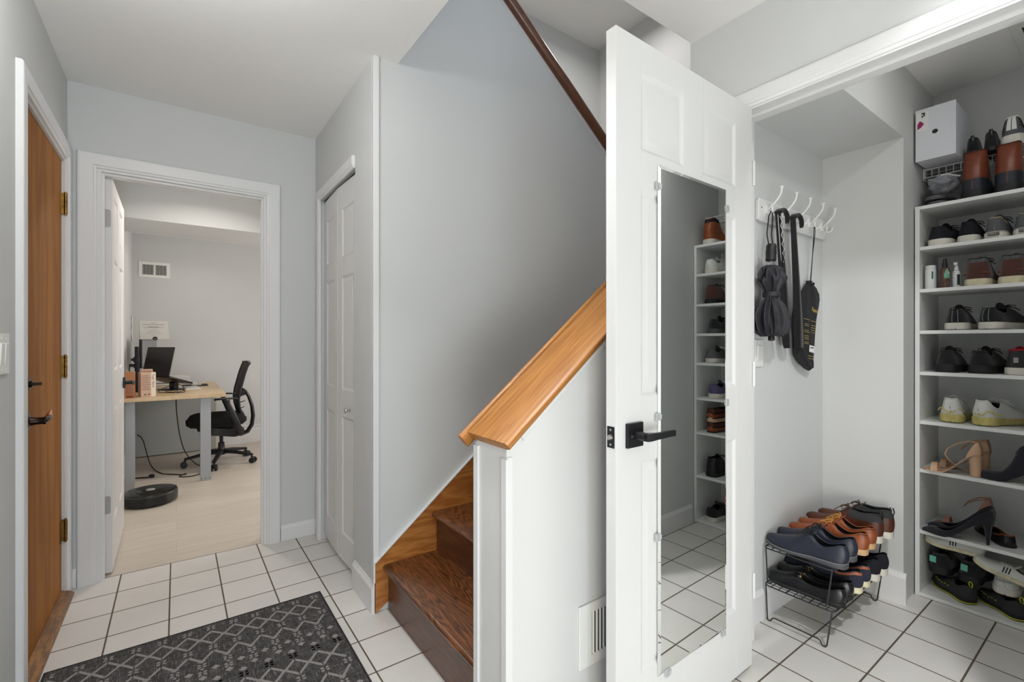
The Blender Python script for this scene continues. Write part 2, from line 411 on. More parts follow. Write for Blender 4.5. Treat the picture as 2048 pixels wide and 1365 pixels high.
# casing profile helper: flat board with a rounded inner bead
def casing(mb, x0, z0, x1, z1): pass
def casing_frame_y(name, xl, xr, zt_, y, w=0.072, t=0.018, side=-1, z0=0.0):
    """three sided casing on a wall whose face is y; xl/xr inner edges"""
    m = MB(); pr = [(0,0.5),(0.003,0.6),(0.010,0.68),(0.013,0.9),(0.018,0.98),(w-0.010,1.0),(w-0.003,0.92),(w,0.7)]
    path = [(xl,z0,-1,0),(xl,zt_,-1,1),(xr,zt_,1,1),(xr,z0,1,0)]
    rings = []
    for (x,z,dx,dz) in path:
        ring = [(x+dx*a, y+side*t*b, z+dz*a) for a,b in pr]
        ring += [(x+dx*w, y, z+dz*w), (x, y, z)]
        rings.append(ring)
    m.loft(rings)
    return struct(name, m, TRIM)
def casing_frame_x(name, ya, yb, zt_, x, w=0.072, t=0.018, side=1, sides=(1,1)):
    m = MB(); pr = [(0,0.5),(0.003,0.6),(0.010,0.68),(0.013,0.9),(0.018,0.98),(w-0.010,1.0),(w-0.003,0.92),(w,0.7)]
    path = []
    if sides[0]: path.append((ya,0,-1,0)); path.append((ya,zt_,-1,1))
    else: path.append((ya,zt_,0,1))
    if sides[1]: path.append((yb,zt_,1,1)); path.append((yb,0,1,0))
    else: path.append((yb,zt_,0,1))
    rings = []
    for (y,z,dy,dz) in path:
        ring = [(x+side*t*b, y+dy*a, z+dz*a) for a,b in pr]
        ring += [(x, y+dy*w, z+dz*w), (x, y, z)]
        rings.append(ring)
    m.loft(rings)
    return struct(name, m, TRIM)
# office doorway: casing and jamb lining with stop
casing_frame_y('trim_1', -0.318, 0.428, 2.042, 3.06)
m = MB(); m.box(-0.318,3.058,0,-0.303,3.172,2.042); m.box(0.413,3.058,0,0.428,3.172,2.042); m.box(-0.303,3.058,2.03,0.413,3.172,2.042)
m.box(-0.303,3.075,0,-0.292,3.10,2.03); m.box(0.402,3.075,0,0.413,3.10,2.03); m.box(-0.292,3.075,2.018,0.402,3.10,2.03)
struct('trim_2', m, TRIM)
# entrance door casing and jamb
casing_frame_x('trim_3', 2.24, 2.985, 2.045, LX, w=0.068, t=0.02)
m = MB(); m.box(LX-0.12,2.225,0,LX+0.0,2.24,2.05); m.box(LX-0.12,2.99,0,LX,3.005,2.05); m.box(LX-0.12,2.24,2.035,LX,2.99,2.05)
struct('trim_4', m, TRIM)
m = MB(); m.loft([[(LX-0.12,y,0.001),(LX+0.035,y,0.001),(LX+0.035,y,0.008),(LX+0.02,y,0.02),(LX-0.01,y,0.028),(LX-0.12,y,0.028)] for y in (2.2,2.985)])
struct('trim_5', m, SILL)['label'] = 'worn golden oak door sill'
# folding closet casing (head and far side only), white corner bead
casing_frame_x('trim_6', 2.275, 2.93, 2.028, 0.70, w=0.06, t=0.016, side=-1, sides=(0,1))
m = MB(); m.box(0.696,2.004,0.13,0.703,2.03,HC); m.box(0.696,2.002,0.13,0.722,2.011,HC)
struct('trim_7', m, TRIM, bev=0.002)
# closet opening casing and jamb
casing_frame_x('trim_8', 0.135, 0.94, 2.067, 1.755, w=0.062, t=0.018, side=-1)
m = MB(); m.box(1.75,0.945,0,1.868,0.96,2.075); m.box(1.75,0.115,0,1.868,0.135,2.075); m.box(1.75,0.135,2.06,1.868,0.945,2.075)
m.box(1.80,0.937,0,1.83,0.945,2.06); m.box(1.80,0.135,0,1.83,0.145,2.06); m.box(1.80,0.145,2.05,1.83,0.937,2.06)
struct('trim_9', m, TRIM)
# half wall's end trims
m = MB(); m.box(0.698,1.140,0,0.7049,1.162,0.890); m.box(0.7049,1.1551,0,0.74,1.162,0.898)
struct('trim_10', m, TRIM)
m = MB(); m.box(0.698,0.998,0,0.7049,1.020,0.878); m.box(0.7049,1.0015,0,0.722,1.0049,0.882)
struct('trim_13', m, TRIM)
# ================================================================ DOORS
def paneled(w, h, t, cols, rows, mould=0.012):
    """door leaf, x 0..w, y 0..t, z 0..h; cols/rows: lists of (from, to) of the sunk panels"""
    m = MB(); e = 0.007
    # frame: vertical strips
    xs = [0]+[c for p in cols for c in p]+[w]
    for i in range(0, len(xs), 2): m.box(xs[i], 0, 0, xs[i+1], t, h)
    for (a, b) in cols:
        zs = [0]+[c for p in rows for c in p]+[h]
        for i in range(0, len(zs), 2): m.box(a-0.0005, 0, zs[i], b+0.0005, t, zs[i+1])
        for (za, zb) in rows:
            for sgn in (0, 1):
                f = (lambda d: d) if sgn == 0 else (lambda d: t-d)
                def ring(k, d): return [(a+k, f(d), za+k), (b-k, f(d), za+k), (b-k, f(d), zb-k), (a+k, f(d), zb-k)]
                m.loft([ring(-0.001, 0.0), ring(0.003, 0.001), ring(mould*0.6, e*0.55), ring(mould, e), ring(mould+0.004, e), ring(mould+0.022, e*0.35)], cap0=False, cap1=False)
                m.poly(ring(mould+0.022, e*0.35))
            m.box(a, e+0.002, za, b, t-e-0.002, zb)
    return m
def hinge(parent, loc, h, matl, ax='y', leaf=0.03, name='hinge'):
    """leaf lies in the plane perpendicular to ax"""
    m = MB()
    x, y, z = loc
    for k in range(5):
        m.cyl((x, y, z-h/2+k*h/5+0.001), (x, y, z-h/2+(k+1)*h/5-0.001), 0.0065, 12)
    m.cyl((x, y, z-h/2-0.004), (x, y, z-h/2), 0.0045, 10).cyl((x, y, z+h/2), (x, y, z+h/2+0.005), 0.0045, 10)
    if ax == 'y': m.box(x, y-0.001, z-h/2, x+leaf, y+0.0015, z+h/2)
    else: m.box(x-0.001, y, z-h/2, x+0.0015, y+leaf, z+h/2)
    return m.build(name, matl, parent, smooth=True)

def hinge_leaf(z):
    m = MB(); m.box(fx,2.946,z-0.05,fx+0.0018,2.986,z+0.05); m.build('hinge_plate', BRASS, D1, bev=.0005)
# entrance door
D1 = struct('door_1', MB().box(LX-0.05,2.243,0.03,LX-0.010,2.987,2.032), DOORO, bev=0.001)
D1['label'] = 'varnished golden wood slab entrance door in the left wall'
fx = LX-0.010
# deadbolt
m = MB(); m.lathe([(0.0305,0),(0.0305,0.004),(0.027,0.009),(0.020,0.012),(0.012,0.013),(0.012,0.02)], 28, (fx,2.338,1.037), 'x')
db = m.build('deadbolt', BRONZE, D1, smooth=True, label='dark bronze deadbolt')
m = MB(); m.obox((fx+0.032,2.338,1.037), 0.026, 0.012, 0.011); m.cyl((fx+0.012,2.338,1.037),(fx+0.022,2.338,1.037),0.008,14)
m.build('thumb_turn', BRONZE, db, bev=0.002)
m = MB(); m.lathe([(0.034,0),(0.034,0.005),(0.030,0.010),(0.022,0.013),(0.016,0.016),(0.013,0.03),(0.0125,0.045),(0.014,0.05),(0.014,0.056)], 28, (fx,2.335,0.905), 'x')
m.tube([(fx+0.048,2.335,0.905),(fx+0.052,2.35,0.907),(fx+0.052,2.38,0.906),(fx+0.049,2.41,0.908)], [0.011,0.0115,0.0105,0.010], 12, flat=0.9)
dh = m.build('door_handle', BRONZE, D1, smooth=True, label='dark bronze lever handle with a worn copper tip')
m = MB(); m.tube([(fx+0.049,2.409,0.908),(fx+0.048,2.432,0.914),(fx+0.05,2.452,0.926)], [0.0101,0.009,0.003], 12)
m.build('lever_tip', COPPER, dh, smooth=True)
for z in (1.83,1.072,0.308):
    hinge(D1, (LX+0.006,2.979,z), 0.1, BRASS, 'y', -0.014); hinge_leaf(z)
# office door, standing open into the office
rows6 = [(0.235,0.84),(1.02,1.61),(1.715,1.94)]
m = paneled(0.735, 2.01, 0.035, [(0.105,0.315),(0.42,0.63)], rows6)
m.xform(Matrix.Translation((-0.266,3.118,0.012)) @ Matrix.Rotation(R(90.4),4,'Z'))
D2 = struct('door_2', m, DOORW, recalc=True)
D2['label'] = 'white six panel office door standing open'
for z in (1.813,0.357):
    m = MB(); m.prism([(-0.300,z-0.045),(-0.278,z-0.045),(-0.272,z-0.038),(-0.272,z+0.038),(-0.278,z+0.045),(-0.300,z+0.045)], 'y', 3.1155, 3.1185)
    m.cyl((-0.303,3.112,z-0.045),(-0.303,3.112,z+0.045),0.006,12)
    for dx, dz in ((-0.289,0.03),(-0.283,0),(-0.289,-0.03)): m.cyl((dx,3.1155,z+dz),(dx,3.1145,z+dz),0.003,8)
    m.build('hinge', mat('grey_hinge', (0.36,0.36,0.35,1), 0.55, 0.5), D2, smooth=True)
def square_lever(parent, c, out, along, mt=BLK, name='door_handle', lever=0.115):
    """c: centre on the face; out: unit normal; along: unit lever direction (both horizontal)"""
    c = Vector(c); o = Vector(out); a = Vector(along); up = Vector((0,0,1))
    M = Matrix((( a.x,o.x,up.x,c.x),(a.y,o.y,up.y,c.y),(a.z,o.z,up.z,c.z),(0,0,0,1)))
    m = MB(); m.box(-0.0335,0,-0.0335,0.0335,0.009,0.0335)
    rose = m.xform(M).build('rose', mt, parent, bev=0.001)
    m = MB(); m.lathe([(0.0135,0.009),(0.0125,0.012),(0.0115,0.045),(0.0125,0.046)], 24, (0,0,0), 'y')
    m.loft([[(x, y0, -h), (x, y1, -h), (x, y1, h), (x, y0, h)] for x, y0, y1, h in ((-0.008,0.038,0.056,0.0105),(0.01,0.040,0.058,0.0105),(0.035,0.046,0.0585,0.009),(lever,0.049,0.0585,0.008))])
    lv = m.xform(M).build(name, mt, parent, bev=0.0012)
    rose.parent = lv
    m = MB(); m.cyl((-0.017,0.009,-0.002),(-0.017,0.0105,-0.002),0.0035,12)
    m.xform(M).build('set_screw', STEEL, lv, smooth=True)
    return lv
square_lever(D2, (-0.266-0.003,3.118+0.67,0.93), (1,0,0), (0,-1,0))
square_lever(D2, (-0.303,3.118+0.67,0.93), (-1,0,0), (0,-1,0))
# folding closet doors
D3 = empty('door_3', (0,0,0)); D3['kind'] = 'structure'; D3['label'] = 'white folding closet door, nearly shut'
def leaf3(pa, pb, h=1.985):
    pa = Vector(pa); pb = Vector(pb); w = (pb-pa).length; a = math.atan2(pb.y-pa.y, pb.x-pa.x)
    m = paneled(w, h, 0.028, [(0.07,w-0.07)], [(0.14,0.76),(0.90,1.50),(1.60,1.86)], 0.010)
    m.xform(Matrix.Translation((pa.x,pa.y,0.033)) @ Matrix.Rotation(a,4,'Z'))
    return m.build('door_leaf', DOORW, D3, bev=0.0025, seg=2)
leaf3((0.720,2.930),(0.708,2.608)); leaf3((0.708,2.603),(0.720,2.280))
m = MB(); m.lathe([(0.009,0),(0.009,0.002),(0.005,0.005),(0.0045,0.012),(0.010,0.017),(0.0135,0.021),(0.0125,0.026),(0.006,0.029)], 20, (0,0,0), 'x')
m.xform(Matrix.Translation((0.716,2.405,0.838)) @ Matrix.Scale(-1,4,(1,0,0)))
m.build('knob', STEEL, D3, smooth=True, label='small satin nickel knob')
m = MB(); m.box(0.722,2.28,2.012,0.745,2.93,2.03); m.build('track', BLKP, D3)
# closet door with the mirror, standing open
D4 = empty('door_4', (0.957,0.853,0.0), R(1.25)); D4['kind'] = 'structure'; D4['label'] = 'white six panel closet door with a long mirror, standing open'
m = paneled(0.745, 2.028, 0.035, [(0.107,0.316),(0.421,0.63)], [(a+0.0,b) for a,b in rows6])
m.xform(Matrix.Translation((0,0,0.012)))
lf = m.build('door_leaf', DOORW, D4, bev=0.0012)
m = MB(); fz = -0.006
def mring(k, y): return [(0.180+k,y,0.213+k),(0.558-k,y,0.213+k),(0.558-k,y,1.703-k),(0.180+k,y,1.703-k)]
m.loft([mring(0,-0.001), mring(0,-0.0035), mring(0.010,fz)], cap0=True, cap1=True)
mi = m.build('mirror', MIRROR, D4, recalc=True); mi['label'] = 'tall frameless mirror with a bevelled edge'
CLIP = mat('clear_plastic_clip', (0.85,0.87,0.87,1), 0.12, trans=0.6, ior=1.45)
for (x, z) in ((0.176,1.64),(0.176,0.97),(0.562,1.64),(0.562,0.98),(0.54,0.207),(0.225,0.207),(0.176,0.62)):
    m = MB(); m.obox((x,-0.004,z),0.02,0.008,0.022); m.obox((x+(0.006 if x < 0.3 else -0.006),-0.0085,z),0.014,0.003,0.014); m.cyl((x,-0.008,z),(x,-0.010,z),0.004,10)
    m.build('mirror_clip', CLIP, D4, bev=0.0015)
square_lever(D4, (0.072,0,0.930), (0,-1,0), (1,0,0))
square_lever(D4, (0.072,0.035,0.930), (0,1,0), (1,0,0), lever=0.1)
m = MB(); m.box(-0.0015,0.005,0.90,0.001,0.030,0.958)
fp = m.build('latch_plate', BLK, D4, bev=0.0006)
m = MB(); m.cyl((-0.001,0.0175,0.929),(-0.010,0.0175,0.929),0.0085,18,r2=0.0065); m.build('latch_bolt', STEEL, fp, bev=0.001)
for z in (0.909,0.949):
    m = MB(); m.cyl((-0.001,0.0175,z),(-0.0025,0.0175,z),0.0035,12); m.build('screw', STEEL, fp, smooth=True)
for z in (1.80,1.07,0.3):
    m = MB(); m.cyl((0.750,-0.004,z-0.045),(0.750,-0.004,z+0.045),0.0055,12); m.build('hinge', DOORW, D4, smooth=True)

# ================================================================ STAIRS
ST = empty('staircase', (0.735,2.0,0), 0, 'dark stained oak stairs rising behind the white half wall', 'stairs')
def at(parent, o):
    """keep world coordinates of a freshly built mesh while parenting to a placed empty"""
    o.parent = parent; o.matrix_parent_inverse = parent.matrix_basis.inverted()
    return o
ST.rotation_euler = (0,0,0)
bpy.context.view_layer.update()
run, rise = 0.2355, 0.185
for i in range(6):
    x = 0.735+i*run; z = 0.205+i*rise
    m = MB(); r = 0.0135
    pr = [(x+run+0.032, z), (x+0.012, z)] + [(x+0.0135-0.0135*math.cos(a), z-0.0135+0.0135*math.sin(a)) for a in [PI/2-PI*k/8 for k in range(1,8)]] + [(x+0.012,z-0.027),(x+run+0.032,z-0.027)]
    m.prism(pr, 'y', 1.157, 1.994)
    at(ST, m.build('tread', TREAD, smooth=True))
    m = MB(); m.box(x+0.026,1.157,max(z-rise if i else 0,0)+0.0,x+0.042,1.994,z-0.027)
    at(ST, m.build('riser', RISER))
m = MB(); z0 = 0.205+6*rise
m.box(0.735+6*run+0.026,1.157,z0-rise,0.735+6*run+0.04,1.994,1.285); at(ST, m.build('riser', RISER))
# skirt board on the tall wall with its painted upper edge
m = MB(); sk = lambda x: 0.205+0.802*(x-0.684)
m.prism([(0.704,0.0),(2.16,sk(2.16)-0.42),(2.16,sk(2.16)),(0.704,sk(0.704))], 'y', 1.996, 2.0099)
# lower edge runs along the floor first
at(ST, m.build('skirt_board', OAKS, label='honey coloured oak skirt board along the wall'))
m = MB(); m.prism([(0.700,sk(0.700)),(2.16,sk(2.16)),(2.16,sk(2.16)+0.006),(0.700,sk(0.700)+0.006)], 'y', 1.993, 2.0099)
at(ST, m.build('caulk_line', TRIM))
# handrail cap of the half wall
ang = math.atan(0.803); dx = Vector((math.cos(ang),0,math.sin(ang))); nx = Vector((-math.sin(ang),0,math.cos(ang)))
def slope_loft(sec, x0, z0, l0, l1, shear=0.0):
    o = Vector((x0,0,z0)); rings = []
    for l in (l0, l1): rings.append([tuple(o+dx*(l)+nx*n+Vector((0,y,0))) for (y,n) in sec])
    return rings
m = MB()
sec = [(1.176,0),(1.176,-0.024),(1.174,-0.027),(1.000,-0.027),(0.984,-0.022),(0.980,-0.016),(0.980,-0.007),(0.990,0)]
m.loft(slope_loft(sec, 0.690, 0.927, -0.004, 1.36))
HRM = Matrix.Translation((0.69,1.08,0.927)) @ Matrix.Rotation(-ang,4,'Y')
m.xform(HRM.inverted())
HR = m.build('handrail', OAKF, bev=0.002); HR.matrix_world = HRM
HR['category'] = 'handrail'; HR['label'] = 'wide honey oak handrail cap on the sloping white half wall'
m = MB()
sec = [(1.197+0.014*math.cos(t)*(1.0), -0.012+0.024*math.sin(t)) for t in [2*PI*k/20 for k in range(20)]]
m.loft(slope_loft(sec, 0.690, 0.916, -0.018, 1.34)); m.xform(HRM.inverted())
m.build('grip_rail', OAKF, HR, smooth=True, bev=0.0015, label='rounded darker oak grip rail')
m = MB(); sec = [(1.0049,-0.027),(0.997,-0.027),(0.993,-0.036),(0.997,-0.046),(1.0049,-0.05)]
m.loft(slope_loft(sec, 0.690, 0.927, 0.05, 1.34))
struct('trim_11', m, TRIM)
# upper handrail over the tall wall
UPW = mat('dark_red_brown_rail', (0.12,0.042,0.018,1), 0.35, coat=0.2, var=0.2, vscale=20)
m = MB(); P0 = Vector((1.0,1.988,2.976+0.412*0.783)); P1 = Vector((2.17,1.988,2.976-0.758*0.783))
m.tube([P0+(P1-P0)*k/6 for k in range(7)], 0.028, 16)
UR = m.build('handrail', UPW, smooth=True, label='x'); tag(UR, 'slim dark brown handrail slanting over the top of the tall grey stair wall', 'handrail')
m = MB(); m.prism([(0.79,zt(0.79)),(2.165,zt(2.165)),(2.165,zt(2.165)+0.012),(0.79,zt(0.79)+0.012)], 'y', 2.0, 2.13)
struct('trim_12', m, TRIM)

# ================================================================ VENTS AND SWITCHES
VENTW = mat('vent_enamel_white', (0.80,0.80,0.77,1), 0.45)
DARKIN = mat('duct_dark', (0.03,0.028,0.025,1), 0.9)
def register(name, M, w, h, label, groups, t=0.006, horiz=False):
    """frame in local x (width), z (height), facing -y. groups: list of (x0,x1,n,style)"""
    e = empty(name, (0,0,0)); e.matrix_world = M
    m = MB(); fr = 0.022
    gx = [g[0] for g in groups]+[g[1] for g in groups]
    lo, hi = min(gx), max(gx); zb, zt2 = 0.03, h-0.03
    def ring(k, y): return [(k,y,k),(w-k,y,k),(w-k,y,h-k),(k,y,h-k)]
    # face plate with openings
    m.box(0,-t,0,lo,0,h); m.box(hi,-t,0,w,0,h); m.box(lo,-t,0,hi,0,zb); m.box(lo,-t,zt2,hi,0,h)
    gs = sorted(groups)
    for a, b in zip(gs[:-1], gs[1:]): m.box(a[1],-t,zb,b[0],0,zt2)
    m.build('face_plate', VENTW, e, bev=0.0015)
    m = MB(); m.box(lo-0.002,-0.0012,zb-0.002,hi+0.002,-0.0002,zt2+0.002); m.build('duct_opening', DARKIN, e)
    for (x0, x1, n, sty) in groups:
        if sty == 'v':
            m = MB()
            for k in range(n):
                x = x0+(k+0.5)*(x1-x0)/n
                m.obox((x,-t*0.55,(zb+zt2)/2), 0.0012, t*1.1, zt2-zb, (0,0,R(35)))
            m.build('louvre', VENTW, e)
        else:
            m = MB()
            for k in range(n):
                z = zb+(k+0.5)*(zt2-zb)/n
                m.obox(((x0+x1)/2,-t*0.55,z), x1-x0, t*1.1, 0.0012, (R(35),0,0))
            m.build('louvre', VENTW, e)
    for x in (0.012, w-0.012):
        m = MB(); m.cyl((x,-t,h/2),(x,-t-0.0015,h/2),0.0035,10); m.build('screw', VENTW, e, smooth=True)
    return tag(e, label, 'vent')
register('wall_vent', Matrix.Translation((0.963,1.0045,0.216)), 0.32, 0.187, 'white metal register low in the half wall beside the open mirror door', [(0.052,0.125,5,'v'),(0.142,0.176,12,'h'),(0.19,0.27,5,'v')])
register('wall_vent', Matrix.Translation((-0.322,6.2495,1.862)), 0.265, 0.166, 'white two-part air grille high on the office back wall', [(0.03,0.125,9,'v'),(0.14,0.235,9,'v')])
e = register('ceiling_vent', Matrix.Translation((2.675,0.353,2.4395)) @ Matrix.Rotation(R(-90),4,'X') @ Matrix.Rotation(0,4,'Z'), 0.36, 0.25, 'pale grey ceiling grille over the shoe shelves', [(0.05,0.31,7,'h')])
e.matrix_world = Matrix(((1,0,0,2.675),(0,0,1,0.10),(0,-1,0,2.4395),(0,0,0,1))) @ Matrix.Identity(4)
e.matrix_world = Matrix(((1,0,0,2.675),(0,0,-1,0.353),(0,1,0,2.4395),(0,0,0,1)))
SWM = mat('switch_plastic_white', (0.80,0.80,0.78,1), 0.35)
def switch(name, M, gangs, label, style='rocker', hh=0.116):
    e = empty(name); e.matrix_world = M
    w = 0.070+0.046*(gangs-1)
    m = MB(); m.box(0,-0.005,0,w,0,hh); m.build('wall_plate', SWM, e, bev=0.002)
    for g in range(gangs):
        cx = w/2+(g-(gangs-1)/2)*0.046
        m = MB(); m.loft([[(cx-0.0165,-0.004,hh/2-0.033),(cx+0.0165,-0.004,hh/2-0.033),(cx+0.0165,-0.004,hh/2+0.033),(cx-0.0165,-0.004,hh/2+0.033)],
                          [(cx-0.0155,-0.006,hh/2-0.032),(cx+0.0155,-0.006,hh/2-0.032),(cx+0.0155,-0.0095,hh/2+0.032),(cx-0.0155,-0.0095,hh/2+0.032)]])
        m.build('rocker', SWM, e, bev=0.001)
        for z in (hh/2-0.047, hh/2+0.047):
            m = MB(); m.cyl((cx,-0.005,z),(cx,-0.0062,z),0.003,8); m.build('screw', SWM, e)
    return tag(e, label, 'light switch')
switch('light_switch', Matrix.Translation((1.985,1.0045,1.080)), 1, 'white rocker light switch on the closet wall under the black umbrella')
switch('light_switch', Matrix(((0,-1,0,LX+0.0005),(1,0,0,1.965),(0,0,1,1.090),(0,0,0,1))), 2, 'ivory double light switch beside the wooden entrance door', hh=0.122)
# ================================================================ SHOES
def interp(keys, t):
    """smooth piecewise interpolation through (t, v) keys"""
    if t <= keys[0][0]: return keys[0][1]
    if t >= keys[-1][0]: return keys[-1][1]
    for i in range(len(keys)-1):
        if keys[i][0] <= t <= keys[i+1][0]:
            t0, v0 = keys[i]; t1, v1 = keys[i+1]
            m0 = (v1-keys[i-1][1])/(t1-keys[i-1][0]) if i > 0 else (v1-v0)/(t1-t0)
            m1 = (keys[i+2][1]-v0)/(keys[i+2][0]-t0) if i+2 < len(keys) else (v1-v0)/(t1-t0)
            h = t1-t0; s = (t-t0)/h
            return (2*s**3-3*s**2+1)*v0+(s**3-2*s**2+s)*h*m0+(-2*s**3+3*s**2)*v1+(s**3-s**2)*h*m1
ROUND = [(0,0.0),(0.012,0.36),(0.04,0.54),(0.09,0.70),(0.16,0.77),(0.28,0.74),(0.42,0.76),(0.56,0.92),(0.68,1.0),(0.80,0.94),(0.90,0.75),(0.955,0.54),(0.985,0.32),(1,0.0)]
POINT = [(0,0.0),(0.012,0.34),(0.04,0.56),(0.09,0.70),(0.16,0.74),(0.28,0.66),(0.42,0.66),(0.56,0.90),(0.66,1.0),(0.78,0.84),(0.89,0.52),(0.955,0.30),(0.985,0.18),(1,0.0)]
SH = dict(
 sneaker=dict(L=0.285,W=0.102,sole=0.026,soleH=0.030,H=[(0,.088),(.05,.090),(.14,.076),(.26,.066),(.36,.078),(.44,.094),(.52,.086),(.62,.070),(.78,.056),(.9,.047),(.97,.04),(1,.032)],
   K=[(0,.9),(.1,.84),(.3,.8),(.38,.62),(.44,.34),(.55,.26),(.62,.16),(.66,0),(1,0)], rows=5, tongue=.020, spring=.010, flare=.004),
 derby=dict(L=0.300,W=0.092,sole=0.014,soleH=0.022,H=[(0,.084),(.05,.086),(.14,.074),(.26,.064),(.34,.076),(.42,.096),(.5,.090),(.62,.070),(.78,.054),(.9,.043),(.97,.036),(1,.024)],
   K=[(0,.9),(.1,.84),(.28,.8),(.36,.6),(.42,.28),(.5,.2),(.56,.12),(.6,0),(1,0)], rows=4, tongue=.014, spring=.010, flare=.005),
 boot=dict(L=0.300,W=0.106,sole=0.024,soleH=0.030,H=[(0,.118),(.05,.121),(.14,.117),(.26,.112),(.34,.116),(.40,.118),(.46,.105),(.56,.080),(.70,.063),(.85,.054),(.95,.046),(1,.032)],
   K=[(0,.9),(.1,.84),(.25,.78),(.33,.6),(.40,.36),(.5,.24),(.58,.14),(.63,0),(1,0)], rows=5, tongue=.016, spring=.010, flare=.004),
 tall=dict(L=0.300,W=0.108,sole=0.026,soleH=0.034,H=[(0,.168),(.05,.172),(.14,.170),(.26,.166),(.34,.170),(.39,.165),(.46,.125),(.56,.088),(.70,.068),(.85,.056),(.95,.046),(1,.034)],
   K=[(0,.9),(.1,.84),(.25,.78),(.32,.6),(.38,.36),(.5,.24),(.58,.14),(.63,0),(1,0)], rows=6, tongue=.012, spring=.010, flare=.004),
 loafer=dict(L=0.295,W=0.098,sole=0.010,soleH=0.018,H=[(0,.066),(.05,.066),(.14,.056),(.3,.046),(.45,.048),(.56,.062),(.64,.062),(.78,.048),(.9,.040),(.97,.032),(1,.02)],
   K=[(0,.92),(.1,.86),(.3,.84),(.46,.72),(.54,.5),(.60,.25),(.64,0),(1,0)], rows=0, tongue=0, spring=.008, flare=.003),
 pump=dict(L=0.215,W=0.076,sole=0.004,soleH=0.004,H=[(0,.060),(.05,.058),(.14,.046),(.3,.030),(.5,.024),(.7,.026),(.78,.030),(.85,.030),(.93,.022),(1,.008)],
   K=[(0,.92),(.1,.88),(.3,.88),(.5,.86),(.66,.74),(.74,.5),(.79,0),(1,0)], rows=0, tongue=0, spring=.004, flare=.000, outline=POINT, heel=.085),
)
def shoe(name, kind, loc, heading, mats, label, group, side=1, cat='shoe', pitch=0, roll=0, **kw):
    """mats: upper, sole, lining, lace (and extras in kw). Local x runs heel to toe."""
    P = dict(SH[kind]); P.update({k: v for k, v in kw.items() if k in P or k in ('outline','heel')})
    L, W = P['L'], P['W']; OUT = P.get('outline', ROUND); hh = P.get('heel', 0)
    um, sm, lm, cm = mats
    loc = (loc[0], loc[1], loc[2]+(0.0035 if kw.get('tread') else 0.0012))
    e = empty(name, loc, 0, label, cat, group)
    e.rotation_euler = Euler((R(roll), R(-pitch), R(heading)), 'XYZ')
    N = 30; T = [(1-math.cos(PI*k/N))/2 for k in range(N+1)]; T[0] = 0.0; T[-1] = 1.0; nar = 0.30 if kind in ('sneaker','derby') else (0.03 if kind == 'tall' else (0.12 if kind == 'boot' else 0.18))
    wf = lambda t: max(0.0004 if t in (0.0, 1.0) else 0.0012, interp(OUT, t)*W/2)
    cf = lambda t: side*(0.012*(t-0.35)**2-0.003)
    def z0(t):
        z = P['spring']*max(0, (t-0.72)/0.28)**2
        if hh: 
            s = min(1, max(0, (0.68-t)/0.58)); z += hh*(s*s*(3-2*s))
        return z
    def th(t): return P['soleH']+(P['sole']-P['soleH'])*min(1, t/0.55)
    # sole
    rings = []
    for t in T:
        w = wf(t)+P['flare']; c = cf(t); a = z0(t); b = a+th(t); x = t*L
        rings.append([(x,c-w*.93,a),(x,c-w*.985,a+.15*(b-a)),(x,c-w,a+.6*(b-a)),(x,c-w*.975,b),(x,c-w*.5,b),(x,c+w*.5,b),(x,c+w*.975,b),(x,c+w,a+.6*(b-a)),(x,c+w*.985,a+.15*(b-a)),(x,c+w*.93,a)])
    m = MB(); m.loft(rings); 
    so = m.build('sole', sm, e, smooth=True, angle=50)
    if kw.get('tread'):
        rings = []
        for t in T:
            w = wf(t)+P['flare']*0.6; c = cf(t); a = z0(t); x = t*L
            rings.append([(x,c-w*.93,a-.002),(x,c-w*.97,a+.004),(x,c+w*.97,a+.004),(x,c+w*.93,a-.002)])
        m = MB(); m.loft(rings); m.build('outsole', kw['tread'], so, smooth=True)
    if kw.get('line'):     # coloured line around the sole
        m = MB(); pts = []
        for sg in (-1, 1):
            seq = T if sg < 0 else T[::-1]
            for t in seq: pts.append((t*L, cf(t)+sg*(wf(t)+P['flare']+0.0005), z0(t)+th(t)*kw.get('linez', .8)))
        m.tube(pts, kw.get('liner', 0.0016), 6, closed=True); m.build('sole_line', kw['line'], so, smooth=True)
    # upper
    nS = 7
    def rim(t, inset=0.0):
        b = z0(t)+th(t); w = max(0.0004, wf(t)*1.0-inset); H = z0(t)+interp(P['H'], t); o = w*max(0, interp(P['K'], t)); return b, w, H, o
    def sec(t, inset=0.0, drop=0.0):
        b, w, H, o = rim(t, inset); H -= drop; c = cf(t); x = t*L; Lr = []; Rr = []
        # heel leans over a little, bulging at mid height
        for k in range(nS+1):
            s = k/nS*PI/2; cy = math.cos(s)**0.85; sz = math.sin(s)**0.85
            y = o+(w-o)*cy if k < nS else o
            zz = (b-0.003)+(H-b+0.003)*sz
            bul = -0.006*math.sin(PI*min(1,(zz-b)/max(1e-4,H-b)))*max(0,1-t/0.12)
            lean = 0.010*max(0,(zz-b)/0.09)**2*max(0,1-t/0.2)
            y *= 1-nar*min(1,max(0,(zz-b)/max(.05,H-b)))**1.4*max(0,1-t/0.34)
            Lr.append((x+bul+lean, c-y, zz)); Rr.append((x+bul+lean, c+y, zz))
        return Lr, Rr[::-1]
